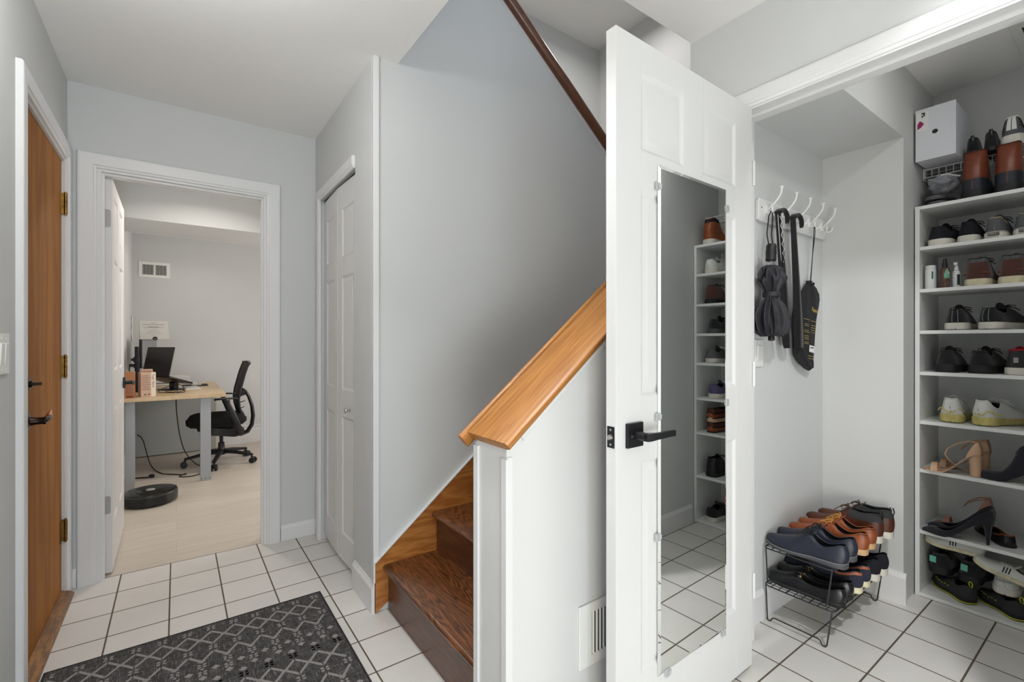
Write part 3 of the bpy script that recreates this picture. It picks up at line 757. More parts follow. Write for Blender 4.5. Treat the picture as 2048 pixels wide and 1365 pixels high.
    def skin(inset, drop, tmax=1.0):
        m = MB(); Ts = [t for t in T if t <= tmax]; rows = [sec(t, inset, drop) for t in Ts]
        for idx in (0, 1):
            V = [[m.bm.verts.new(p) for p in r[idx]] for r in rows]
            for i in range(len(V)-1):
                for k in range(nS): m.bm.faces.new((V[i][k],V[i][k+1],V[i+1][k+1],V[i+1][k]))
            ends = (V[0], V[-1]) if idx == 0 else (ends0[0], ends0[1], V[0][::-1], V[-1][::-1])
            ends0 = ends
        for A_, B_ in ((ends[0], ends[2]), (ends[1], ends[3])):
            if tmax < 1 and A_ is ends[1]: continue
            for k in range(nS): m.bm.faces.new((A_[k],A_[k+1],B_[k+1],B_[k]))
        bmesh.ops.remove_doubles(m.bm, verts=m.bm.verts[:], dist=0.0009)
        return m
    if not kw.get('noupper'):
        m = skin(0, 0); up = m.build('upper', um, e, smooth=True, angle=75)
        # rim tube
        top = [t for t in T if interp(P['K'], t) > 0.02]
        pl = [Vector(sec(t)[0][-1]) for t in top]; pr_ = [Vector(sec(t)[1][0]) for t in top]
        path = pl[::-1]+pr_[1:]
        m = MB(); m.tube(path, kw.get('rimr', 0.0028), 8); m.build('collar', kw.get('collar', um), e, smooth=True)
        m = skin(0.004, 0.002, 0.72)
        Ts = [t for t in T if t <= 0.72]
        V = [[m.bm.verts.new((t*L, cf(t)-wf(t)*.9, z0(t)+th(t)+0.002)), m.bm.verts.new((t*L, cf(t)+wf(t)*.9, z0(t)+th(t)+0.002))] for t in Ts]
        for i in range(len(V)-1): m.bm.faces.new((V[i][0],V[i][1],V[i+1][1],V[i+1][0]))
        m.build('lining', lm, e, smooth=True)
    if P['rows'] and not kw.get('noupper'):
        t1, t0 = 0.62, 0.42
        tg = P['tongue']; m = MB(); rings = []
        for k in range(9):
            s = k/8; q = max(0, (s-.7)/.3); t = t1+(t0-0.02-t1)*min(1, s/.7); b, w, H, o = rim(min(t1, max(t, t0)))
            hz = H+0.001+tg*1.1*q; ww = 0.013+0.006*s-0.007*q*q
            xx = t*L-0.016*q
            rings.append([(xx,cf(t)-ww,hz-0.004),(xx,cf(t)-ww*.5,hz),(xx,cf(t),hz+0.0015),(xx,cf(t)+ww*.5,hz),(xx,cf(t)+ww,hz-0.004),(xx+.003,cf(t)+ww*.5,hz-0.005),(xx+.003,cf(t),hz-0.0045),(xx+.003,cf(t)-ww*.5,hz-0.005)])
        m.loft(rings); m.build('tongue', kw.get('tonguem', um), e, smooth=True)
        # laces in one continuous run with a bow
        m = MB(); n = P['rows']; lr = kw.get('lacer', 0.0019)
        for k in range(n):
            ta = t1-0.03+(t0-t1+0.05)*k/(n-1); tb = ta-0.012
            b, w, H, o = rim(ta); c = cf(ta); yy = max(o, .010)+0.006
            m.tube([(ta*L,c-yy,H-0.004),(ta*L-.001,c-yy*.5,H+.003),(tb*L,c,H+.005),(tb*L,c+yy*.5,H+.003),(tb*L,c+yy,H-0.004)], lr, 6)
        b, w, H, o = rim(t0); x = t0*L; c = cf(t0); z = H+0.006
        bl = kw.get('bow', 1.0)
        if bl:
            for sg in (-1, 1):
                m.tube([(x,c,z),(x+.008*bl,c+sg*.016*bl,z+.008*bl),(x+.018*bl,c+sg*.034*bl,z+.004),(x+.014*bl,c+sg*.038*bl,z-.006),(x+.004,c+sg*.018*bl,z-.001),(x,c,z)], lr, 6)
                m.tube([(x,c,z),(x+.014,c+sg*.012,z+.004),(x+.034*bl,c+sg*.026,z-.006),(x+.045*bl,c+sg*.036,z-.016)], lr, 6)
        m.build('laces', cm, e, smooth=True)
    if kw.get('tab'):      # pull loop at the heel
        b, w, H, o = rim(0.03); hx = 0.006
        m = MB(); m.tube([(hx-.004,0,H-.022),(hx-.008,0,H-.004),(hx-.004,0,H+.012),(hx+.006,0,H+.013),(hx+.010,0,H-.002)], 0.006, 8, flat=0.28, up=(1,0,0))
        m.build('pull_tab', kw['tab'], e, smooth=True)
    if kw.get('heelpatch'):
        m = MB(); rows = []
        for t in [x for x in T if x <= kw.get('patcht', 0.075)]:
            Lr, Rr = sec(t, -0.0012); rows.append((Lr, Rr))
        a0, a1 = kw.get('patchk', (2, 6))
        for idx in (0, 1):
            sl = slice(a0, a1) if idx == 0 else slice(nS+1-a1, nS+1-a0)
            V = [[m.bm.verts.new(p) for p in r[idx][sl]] for r in rows]
            for i in range(len(V)-1):
                for k in range(len(V[0])-1): m.bm.faces.new((V[i][k],V[i][k+1],V[i+1][k+1],V[i+1][k]))
        bmesh.ops.remove_doubles(m.bm, verts=m.bm.verts[:], dist=0.001)
        m.build('heel_patch', kw['heelpatch'], e, smooth=True)
    if kw.get('band'):     # contrasting band around the heel and quarters (z fractions)
        k0, k1, bt = kw.get('bandk', (3, 5, 0.42)); m = MB()
        rows = [sec(t, -0.001) for t in T if t <= bt]
        for idx in (0, 1):
            sl = slice(k0, k1+1) if idx == 0 else slice(nS-k1, nS-k0+1)
            V = [[m.bm.verts.new(p) for p in r[idx][sl]] for r in rows]
            for i in range(len(V)-1):
                for k in range(len(V[0])-1): m.bm.faces.new((V[i][k],V[i][k+1],V[i+1][k+1],V[i+1][k]))
        m.build('heel_band', kw['band'], e, smooth=True)
    if kw.get('ribs'):
        for idx in (0, 1):
            for k in (2, 3, 4, 5):
                pts = []
                for t in [x for x in T if 0.03 < x < 0.42]:
                    r = sec(t, -0.0008)[idx]; pts.append(r[k] if idx == 0 else r[nS-k])
                m = MB(); m.tube(pts, 0.0016, 5); m.build('knit_rib', kw['ribs'], e, smooth=True)
    if kw.get('stripes'):
        sm_, ns = kw['stripes'][:2]
        for sg in (0, 1):
            m = MB()
            for q in range(ns):
                t = 0.44+0.045*q; r = sec(t, -0.0012)[sg]; r2 = sec(t+0.02, -0.0012)[sg]
                if sg: r = r[::-1]; r2 = r2[::-1]
                V = [m.bm.verts.new(p) for p in r[1:6]]; V2 = [m.bm.verts.new(p) for p in r2[1:6]]
                for k in range(4): m.bm.faces.new((V[k],V[k+1],V2[k+1],V2[k]))
            m.build('side_stripes', sm_, e)
    if hh:
        m = MB(); hk = kw.get('heelstyle', 'slim')
        hw0, hw1, hx0, hx1 = (0.022, 0.005, 0.034, 0.010) if hk == 'slim' else (0.026, 0.022, 0.046, 0.036)
        rings = []
        for s in (0, .12, .3, .55, .8, 1.0):
            z = (hh+0.002)*(1-s); q = s**0.6
            w = hw0+(hw1-hw0)*q; l = hx0+(hx1-hx0)*q; xo = 0.002+0.012*q*(1 if hk == 'slim' else 0.2)
            rings.append([(xo+l*(0.5-0.5*math.cos(a)) , w*math.sin(a)*0.9, z if s else z0(min(1,(xo+l*(0.5-0.5*math.cos(a)))/L))+0.003) for a in [2*PI*k/14 for k in range(14)]])
        m.loft(rings); m.build('heel', kw.get('heelm', um), e, smooth=True)
    return e

def lm(name, r, g, b, rough=0.45, **k): return mat(name, srgb(r, g, b), rough, **k)
NAVYL = lm('navy_leather', 38, 41, 54, 0.42, bump=0.15, bscale=400); BLKL = lm('black_leather', 24, 24, 27, 0.3, bump=0.1, bscale=500)
BRNL = lm('cognac_leather', 140, 72, 36, 0.4, bump=0.15, bscale=350, var=0.18, vscale=18)
DBRN = lm('dark_brown_leather', 82, 42, 28, 0.42, bump=0.2, bscale=300, var=0.2, vscale=20)
OXB = lm('oxblood_suede', 78, 44, 36, 0.85, bump=0.3, bscale=700, sheen=0.3)
GREYK = lm('grey_knit', 92, 94, 96, 0.9, bump=0.6, bscale=900); DGREY = lm('dark_grey_knit', 52, 54, 54, 0.9, bump=0.6, bscale=900)
BLKK = lm('black_knit', 24, 25, 28, 0.9, bump=0.6, bscale=900, sheen=0.2); NAVYK = lm('navy_black_canvas', 22, 23, 32, 0.85, bump=0.5, bscale=900)
WHTR = lm('white_rubber', 214, 210, 200, 0.6, var=0.06, vscale=40); CRMR = lm('cream_rubber', 216, 208, 176, 0.65, var=0.12, vscale=40)
WHTK = lm('white_knit', 222, 222, 218, 0.85, bump=0.5, bscale=900); YELR = lm('yellowed_foam', 200, 186, 118, 0.7, var=0.15, vscale=60)
BLKR = lm('black_rubber', 26, 26, 28, 0.6); GRYR = lm('grey_rubber', 78, 78, 82, 0.6); TANR = lm('tan_rubber', 196, 160, 120, 0.65, var=0.1, vscale=40)
GOLDL = lm('mustard_lace', 190, 135, 62, 0.8); BLKC = lm('black_cord', 20, 20, 22, 0.8); BRNC = lm('brown_cord', 70, 45, 30, 0.8); WHTC = lm('white_cord', 225, 225, 220, 0.8); GRYC = lm('grey_cord', 150, 150, 150, 0.8)
REDK = lm('red_mesh', 170, 30, 45, 0.8, bump=0.5, bscale=900); TAN = lm('beige_leather', 205, 168, 136, 0.5); NUDE = lm('nude_patent', 190, 140, 118, 0.35); SUED = lm('dark_blue_suede', 26, 26, 36, 0.95, sheen=0.4)
YELL = lm('lime_yellow', 200, 200, 40, 0.6); TEAL = lm('teal_label', 110, 190, 170, 0.6); LBLUE = lm('grey_blue_suede', 68, 72, 82, 0.8); DENIM = lm('navy_wool', 42, 44, 58, 0.9, bump=0.5, bscale=800)
CARA = lm('caramel_band', 156, 88, 56, 0.45); LIGHTIN = lm('beige_lining', 170, 150, 125, 0.8); DARKL = lm('dark_lining', 30, 29, 30, 0.9); REDB = lm('red_brown_rubber', 140, 70, 52, 0.6); PURP = lm('muted_purple_knit', 90, 84, 120, 0.9, bump=0.5, bscale=800)
REFL = lm('silver_thread', 150, 155, 165, 0.4); GOLDM = mat('gold_metal', (0.8,0.58,0.25,1), 0.25, 1.0)

# ---------------------------------------------------------------- wire racks by the closet wall
WIRE = mat('dark_grey_wire', (0.06,0.06,0.065,1), 0.4, 0.7)
def wire_rack(z, label):
    x0, x1, y0, y1 = 2.035, 2.60, 0.728, 0.990
    e = empty('wire_shoe_rack', ((x0+x1)/2, (y0+y1)/2, z), 0, label, 'shoe rack', 'stacked wire shoe racks')
    X0, X1, Y0, Y1 = -(x1-x0)/2, (x1-x0)/2, -(y1-y0)/2, (y1-y0)/2; h = 0.152
    m = MB(); r = 0.0028
    c = 0.02
    m.tube([(X0+c,Y0,h),(X1-c,Y0,h),(X1-c*.3,Y0+c*.3,h),(X1,Y0+c,h),(X1,Y1-c,h),(X1-c*.3,Y1-c*.3,h),(X1-c,Y1,h),(X0+c,Y1,h),(X0+c*.3,Y1-c*.3,h),(X0,Y1-c,h),(X0,Y0+c,h),(X0+c*.3,Y0+c*.3,h)], r, 8, closed=True)
    n = 27
    for k in range(1, n): 
        x = X0+(X1-X0)*k/n; m.tube([(x,Y0,h),(x,Y0+.004,h+.002),(x,Y1-.004,h+.002),(x,Y1,h)], 0.0015, 6)
    for k in range(1, 9):
        y = Y0+(Y1-Y0)*k/9; m.tube([(X0,y,h-.0015),(X1,y,h-.0015)], 0.0016 if k not in (3,6) else 0.0022, 6)
    m.build('wire_deck', WIRE, e, smooth=True)
    for X, s in ((X0+0.008, 1), (X1-0.008, -1)):
        m = MB(); ya, yb = Y0+0.03, Y1-0.012
        m.tube([(X,Y0+.008,h),(X,ya-.004,.012),(X,ya+.002,.0035),(X,ya+.010,.0028),(X,ya+.016,.010),(X,ya+.020,.020),(X,ya+.028,.022),(X,yb-.030,.022),(X,yb-.022,.020),(X,yb-.016,.010),(X,yb-.010,.0028),(X,yb-.002,.0035),(X,yb,.012),(X,Y1-.006,h)], r, 8)
        m.build('leg_frame', WIRE, e, smooth=True)
    return e
wire_rack(0.0, 'lower of the two stacked dark wire shoe racks, standing on the tiles')
wire_rack(0.1575, 'upper of the two stacked dark wire shoe racks, against the closet wall')
zt1, zt0 = 0.1575+0.156, 0.158
RG = 'shoes on the wire racks'
def ld(c): return c
tilt = 0
shoe('derby_shoe','derby',(2.088,0.700,zt1),90,(NAVYL,GRYR,DARKL,BLKC),'navy leather derby nearest the door on the top wire rack',RG,1,line=GRYC,liner=.0008,linez=.95)
shoe('derby_shoe','derby',(2.190,0.704,zt1),90,(NAVYL,GRYR,DARKL,BLKC),'navy leather derby between its twin and the brown derbies on the top rack',RG,-1,line=GRYC,liner=.0008,linez=.95)
shoe('derby_shoe','derby',(2.292,0.698,zt1),90,(BRNL,TANR,DARKL,GOLDL),'cognac derby with mustard laces next to the navy pair',RG,1,sole=.020,soleH=.024,band=DBRN,bandk=(5,6,.12))
shoe('derby_shoe','derby',(2.388,0.700,zt1),90,(BRNL,TANR,DARKL,GOLDL),'cognac derby with mustard laces next to the grey collared boots',RG,-1,sole=.020,soleH=.024,band=DBRN,bandk=(5,6,.12))
shoe('ankle_boot','boot',(2.480,0.702,zt1),90,(DBRN,WHTR,DARKL,BRNC),'brown boot with grey knit collar, nearer the cognac derbies on the top rack',RG,1,cat='boot',W=.092,band=DGREY,bandk=(3,7,.42),collar=DGREY,rimr=.004,tab=BLKC)
shoe('ankle_boot','boot',(2.578,0.690,zt1),90,(DBRN,WHTR,DARKL,BRNC),'brown boot with grey knit collar and black pull loop, farthest along the top rack',RG,-1,cat='boot',W=.092,band=DGREY,bandk=(3,7,.42),collar=DGREY,rimr=.004,tab=BLKC)
l1 = shoe('loafer','loafer',(2.098,0.712,zt0),90,(BLKL,BLKR,DARKL,BLKC),'black leather loafer with gold bit, nearest the door on the lower rack',RG,1,L=.285,W=.086)
l2 = shoe('loafer','loafer',(2.185,0.716,zt0),90,(BLKL,BLKR,DARKL,BLKC),'black leather loafer, second on the lower wire rack',RG,-1,L=.285,W=.086)
for q in (l1, l2):
    m = MB(); m.tube([(.155,-.020,.058),(.155,-.008,.067),(.155,.008,.067),(.155,.020,.058)], 0.002, 8)
    for s in (-1, 1): m.tube([(.155+.006*math.cos(a), s*.018, .060+.006*math.sin(a)) for a in [2*PI*k/10 for k in range(10)]], 0.0015, 6, closed=True)
    m.build('horse_bit', GOLDM, q, smooth=True)
shoe('chukka_boot','derby',(2.273,0.712,zt0),90,(DENIM,CRMR,DARKL,BRNC),'navy cloth shoe with caramel heel band and cream sole, nearer the loafers',RG,1,sole=.018,soleH=.024,band=CARA,bandk=(4,6,.3),bow=0,W=.086)
shoe('chukka_boot','derby',(2.361,0.712,zt0),90,(DENIM,CRMR,DARKL,BRNC),'navy cloth shoe with caramel heel band, right behind its twin',RG,-1,sole=.018,soleH=.024,band=CARA,bandk=(4,6,.3),bow=0,W=.086)
shoe('sneaker','sneaker',(2.449,0.704,zt0),90,(NAVYK,WHTR,DARKL,BLKC),'dark navy sneaker with scuffed white sole on the lower rack, beside the banded pair',RG,1,bow=0,tonguem=BLKK,W=.086)
shoe('sneaker','sneaker',(2.537,0.700,zt0),90,(NAVYK,WHTR,DARKL,BLKC),'dark navy sneaker with scuffed white sole at the far end of the lower rack',RG,-1,bow=0,tonguem=BLKK,W=.086)

# ---------------------------------------------------------------- the shoe cabinet
CX, CB, CY0, CY1 = 2.815, 3.138, -0.026, 0.674
CAB = empty('shoe_cabinet', (CX,(CY0+CY1)/2,0), 0, 'tall white open shoe cabinet with nine shelves at the back of the closet', 'shoe cabinet')
bpy.context.view_layer.update()
TOPS = [1.819, 1.629, 1.432, 1.239, 1.047, 0.819, 0.594, 0.309, 0.017]
zc0 = TOPS[0]
at(CAB, MB().box(CX,CY1-0.017,0.0,CB,CY1,zc0).build('side_panel', MELA, bev=0.0008))
at(CAB, MB().box(CX,CY0,0.0,CB,CY0+0.017,zc0).build('side_panel', MELA, bev=0.0008))
at(CAB, MB().box(CB-0.006,CY0+0.017,0.0,CB-0.001,CY1-0.017,zc0-0.016).build('back_panel', MELA))
for k, z in enumerate(TOPS):
    at(CAB, MB().box(CX+(0.0 if k in (0,8) else 0.002),CY0+0.017,z-0.016,CB-0.006,CY1-0.017,z).build('shelf', MELA, bev=0.0008))
HOLE = mat('peg_hole', (0.12,0.12,0.12,1), 0.9)
for (yy, s) in ((CY1-0.017, -1), (CY0+0.017, 1)):
    m = MB()
    for k in range(50):
        z = 0.06+k*0.034
        if all(abs(z-t+0.008) > 0.012 for t in TOPS):
            for x in (CX+0.04, CB-0.06): m.cyl((x,yy+s*0.0001,z),(x,yy+s*0.0005,z),0.0022,8)
    o = at(CAB, m.build('peg_holes', HOLE)); o['kind'] = 'stuff'
G = 'shoes in the white cabinet'
X0 = 2.835
# px column of a heel at the cabinet front -> y
def yc(px):
    best = None
    u = (px-1024)/933.0; sa, ca = math.sin(R(35.72)), math.cos(R(35.72)); x = X0
    return x*(ca-u*sa)/(sa+u*ca)
# ---- contents, shelf by shelf (y = distance along the cabinet)
z0, z1, z2, z3, z4, z5, z6, z7, z8 = TOPS
# top of the cabinet
for k, (dy, zz, lab) in enumerate(((0.0,0.0,'lower'),(0.012,0.026,'upper'))):
    e = shoe('slide_sandal','loafer',(2.84,0.606+dy,z0+zz),2-5*k,(DGREY,GRYR,DARKL,BLKC),'%s of two flat grey slides stacked under the plastic bag' % lab,'slides on top of the cabinet',1,cat='sandal',L=.262,sole=.014,soleH=.016,noupper=True)
    m = MB(); m.loft([[(x,-.046,.012),(x,-.044,.020),(x,-.02,.0245 if k else .025),(x,.02,.0245 if k else .025),(x,.044,.020),(x,.046,.012),(x,.02,.018),(x,-.02,.018)] for x in (.13,.16,.20)])
    m.build('strap', GRYR, e, smooth=True)
TB = dict(cat='boot', rows=0)
RBRN = lm('red_brown_leather', 116, 58, 36, 0.42, bump=0.15, bscale=350, var=0.2, vscale=18); NVYR = lm('navy_rubber', 34, 38, 48, 0.5)
shoe('work_boot','tall',(2.821,0.482,z0),0,(RBRN,BLKR,DARKL,BRNC),'red-brown leather boot with black rubber foot on the cabinet top, beside the plastic bag',G,1,band=NVYR,bandk=(0,1,.98),collar=DBRN,rimr=.004,H=[(0,.205),(.05,.208),(.14,.206),(.26,.202),(.34,.206),(.39,.195),(.46,.13),(.56,.088),(.70,.068),(.85,.056),(.95,.046),(1,.034)],**TB)
shoe('work_boot','tall',(2.821,0.374,z0),0,(RBRN,BLKR,DARKL,BRNC),'red-brown leather boot with black rubber foot, second along the cabinet top',G,-1,band=NVYR,bandk=(0,1,.98),collar=DBRN,rimr=.004,H=[(0,.205),(.05,.208),(.14,.206),(.26,.202),(.34,.206),(.39,.195),(.46,.13),(.56,.088),(.70,.068),(.85,.056),(.95,.046),(1,.034)],**TB)
# first shelf
shoe('sneaker','sneaker',(2.840,0.606,z1),-9,(NAVYK,WHTR,DARKL,BLKC),'dark navy low sneaker turned sideways at the left of the first shelf',G,1,L=.262,H=[(0,.084),(.05,.086),(.14,.076),(.26,.066),(.36,.078),(.44,.09),(.52,.086),(.62,.070),(.78,.056),(.9,.047),(.97,.04),(1,.032)])
shoe('sneaker','sneaker',(2.842,0.500,z1),0,(NAVYK,WHTR,DARKL,BLKC),'dark navy low sneaker next to the grey canvas pair',G,-1,L=.262,W=.088)
e1 = shoe('boat_sneaker','sneaker',(2.840,0.418,z1),0,(GREYK,WHTR,LIGHTIN,BLKC),'grey canvas sneaker with a black lettered heel label, beside the navy pair',G,1,L=.262,collar=LIGHTIN,W=.088,line=BLKR,liner=.0007,linez=.9)
e2 = shoe('boat_sneaker','sneaker',(2.840,0.326,z1),0,(GREYK,WHTR,LIGHTIN,BLKC),'grey canvas sneaker with a lettered heel label at the right picture edge',G,-1,L=.262,collar=LIGHTIN,W=.088,line=BLKR,liner=.0007,linez=.9)
def text(parent, body, M, size, matl, name='lettering', ext=0.0002, align='CENTER'):
    cu = bpy.data.curves.new(name, 'FONT'); cu.body = body; cu.size = size; cu.extrude = ext; cu.align_x = align; cu.align_y = 'CENTER'
    o = bpy.data.objects.new('tmp_text', cu); C.objects.link(o); bpy.context.view_layer.update()
    me = bpy.data.meshes.new_from_object(o.evaluated_get(bpy.context.evaluated_depsgraph_get()))
    bpy.data.objects.remove(o); bpy.data.curves.remove(cu)
    me.materials.clear(); me.materials.append(matl)
    n = bpy.data.objects.new(name, me); C.objects.link(n); n.parent = parent; n.matrix_local = M
    return n
FACE_MX = Matrix(((0,0,-1,0),(-1,0,0,0),(0,1,0,0),(0,0,0,1)))   # text facing -x, upright
for q in (e1, e2):
    m = MB(); m.obox((-.0045,0,.018), .002, .036, .012); lb = m.build('heel_label', BLKR, q)
    text(lb, 'SPERRY', Matrix.Translation((-.0058,0,.018)) @ FACE_MX, 0.0105, WHTR)
# second shelf: three bottles and the brown boots
BOTW = mat('bottle_white_plastic', (0.72,0.73,0.72,1), 0.35); LGRN = lm('mint_print', 120, 180, 150, 0.6); GREYP = lm('grey_print', 120, 125, 125, 0.6)
BRNB = mat('amber_brown_bottle', (0.10,0.045,0.03,1), 0.2)
e = empty('powder_bottle', (2.862,0.628,z2), 0, 'white powder bottle with a small green label, left on the second shelf', 'bottle')
MB().lathe([(0.0195,0),(0.0205,0.003),(0.0205,0.085),(0.0190,0.095)], 28).build('bottle_body', BOTW, e, smooth=True)
MB().lathe([(0.0195,0.0955),(0.0195,0.108),(0.018,0.110)], 28).build('cap', BOTW, e, smooth=True)
def curved_label(parent, r, a0, a1, zb, zt_, matl, name='printed_label', n=10):
    m = MB(); V = []
    for k in range(n+1):
        a = R(a0+(a1-a0)*k/n); V.append([m.bm.verts.new((r*math.cos(a), r*math.sin(a), z)) for z in (zb, zt_)])
    for k in range(n): m.bm.faces.new((V[k][0],V[k+1][0],V[k+1][1],V[k][1]))
    return m.build(name, matl, parent)
lb = curved_label(e, 0.0208, 200, 218, 0.045, 0.082, LGRN, 'green_label')
curved_label(e, 0.0209, 203, 215, 0.048, 0.079, lm('dark_green_print', 45, 80, 65), 'label_print')
for k in range(7): curved_label(e, 0.0208, 222, 260, 0.02+k*0.009, 0.0212+k*0.009, GREYP, 'text_line', 6)
e = empty('spray_bottle', (2.858,0.578,z2), 0, 'dark brown spray bottle with a mint green monster label, between the white bottles', 'bottle')
e['label'] = 'dark brown spray bottle with a mint green label, between the two white bottles'
MB().lathe([(0.0165,0),(0.0175,0.003),(0.0175,0.080),(0.015,0.090),(0.008,0.096)], 28).build('bottle_body', BRNB, e, smooth=True)
m = MB(); m.lathe([(0.0095,0.0965),(0.0095,0.112),(0.007,0.116),(0.0065,0.134),(0.004,0.135)], 20); m.build('spray_head', BLKP, e, smooth=True)
m = MB(); zz = [0.040,0.048,0.040,0.050,0.041,0.049,0.040]; tt = [0.062,0.076,0.086,0.088,0.084,0.072,0.060]; V = []
for k in range(7):
    a = R(185+k*12.5); V.append([m.bm.verts.new((0.0178*math.cos(a), 0.0178*math.sin(a), z)) for z in (zz[k], tt[k])])
for k in range(6): m.bm.faces.new((V[k][0],V[k+1][0],V[k+1][1],V[k][1]))
m.build('green_label', LGRN, e)
curved_label(e, 0.0181, 228, 252, 0.062, 0.074, WHTR, 'white_patch')
for k in range(3): curved_label(e, 0.0179, 215, 250, 0.014+k*0.007, 0.0155+k*0.007, GREYP, 'text_line', 6)
e = empty('spray_bottle', (2.880,0.543,z2), 0, 'slim white spray bottle with a dark label, right of the brown bottle', 'bottle')
MB().lathe([(0.0135,0),(0.014,0.003),(0.014,0.068),(0.010,0.078),(0.007,0.08)], 24).build('bottle_body', BOTW, e, smooth=True)
m = MB(); m.lathe([(0.0085,0.0805),(0.0085,0.092),(0.006,0.095),(0.006,0.104)], 20); m.obox((-.004,0,.109), .022, .012, .011); m.build('spray_head', BOTW, e, smooth=True)
curved_label(e, 0.0142, 200, 250, 0.012, 0.060, lm('dark_slate_label', 45, 55, 60), 'printed_label')
shoe('chukka_boot','boot',(2.838,0.474,z2),0,(OXB,CRMR,DARKL,BRNC),'brown suede boot with grey wool collar on the second shelf, beside the bottles',G,1,cat='boot',L=.262,band=GREYK,bandk=(4,7,.36),heelpatch=None,collar=DGREY,rimr=.003,line=CARA,liner=.0015,linez=1.9)
shoe('chukka_boot','boot',(2.838,0.368,z2),-6,(OXB,CRMR,DARKL,BRNC),'brown suede boot with grey wool collar, right-hand one on the second shelf',G,-1,cat='boot',L=.262,band=GREYK,bandk=(4,7,.36),collar=DGREY,rimr=.003,line=CARA,liner=.0015,linez=1.9)
# third shelf
BT = dict(L=.262, tread=BLKR)
a = shoe('sneaker','sneaker',(2.842,0.540,z3),4,(BLKK,WHTR,DARKL,BLKC),'black knit sneaker with white sole, left one on the third shelf',G,1,**BT)
b = shoe('sneaker','sneaker',(2.838,0.440,z3),-20,(BLKK,WHTR,DARKL,BLKC),'black knit sneaker with white sole turned to show its side',G,-1,**BT)
for q in (a, b):
    for dy in (-.010, .010):
        m = MB(); m.tube([(-.003,dy,.034),(-.0065,dy,.052),(-.001,dy*.9,.074),(.004,dy*.8,.086)], 0.0009, 5); m.build('heel_stitch', REFL, q)
shoe('sneaker','sneaker',(2.85,0.268,z3),0,(BLKK,BLKR,DARKL,BLKC),'black sneaker cut by the right picture edge on the third shelf',G,1,L=.262)
# fourth shelf
for (y, h, sd, lab) in ((0.575,3,1,'all-black running shoe at the left of the fourth shelf'),(0.466,-8,-1,'all-black running shoe next to the grey and red one')):
    q = shoe('running_shoe','sneaker',(2.845,y,z4),h,(BLKK,BLKR,DARKL,BLKC),lab,G,sd,L=.262,W=.100,rimr=.005,flare=.006,sole=.03,soleH=.036,H=[(0,.094),(.05,.096),(.14,.08),(.26,.07),(.36,.082),(.44,.098),(.52,.09),(.62,.074),(.78,.06),(.9,.05),(.97,.043),(1,.036)])
    m = MB(); m.obox((.020,0,.078), .003, .034, .014, (0,R(-20),0)); m.build('size_label', GRYC, q)
q = shoe('running_shoe','sneaker',(2.842,0.352,z4),2,(DGREY,WHTR,REDK,GRYC),'grey running shoe with red lining on the fourth shelf',G,1,L=.262,collar=REDK,rimr=.004,W=.096,tonguem=REDK,H=[(0,.104),(.05,.104),(.14,.084),(.26,.07),(.36,.082),(.44,.098),(.52,.09),(.62,.074),(.78,.06),(.9,.05),(.97,.043),(1,.036)])
m = MB(); m.obox((-.007,0,.062), .003, .014, .022); m.build('heel_tag', GRYC, q)
shoe('running_shoe','sneaker',(2.842,0.270,z4),0,(DGREY,WHTR,REDK,GRYC),'grey running shoe with red lining, its mostly cut off twin at the picture edge',G,-1,L=.262,collar=REDK,rimr=.004)
# fifth shelf
for (y, h, sd, lab) in ((0.558,4,1,'white sneaker with yellowed foam sole, left one of the fifth shelf pair'),(0.462,-20,-1,'white sneaker with yellowed foam sole, turned with its laces showing')):
    q = shoe('sneaker','sneaker',(2.848,y,z5),h,(WHTK,YELR,DARKL,WHTC),lab,G,sd,L=.262,tread=BLKR,collar=WHTK,rimr=.0035,sole=.028,soleH=.036,H=[(0,.104),(.05,.106),(.14,.084),(.26,.07),(.36,.082),(.44,.096),(.52,.09),(.62,.074),(.78,.06),(.9,.05),(.97,.043),(1,.036)])
    m = MB(); m.tube([(.07,-.046,.045),(.035,-.044,.047),(.018,-.034,.062),(.006,-.022,.060),(-.003,-.012,.046),(-.0055,0,.044),(-.003,.012,.046),(.006,.022,.060),(.018,.034,.062),(.035,.044,.047),(.07,.046,.045)], .0032, 8); m.build('heel_cage', YELR, q, smooth=True)
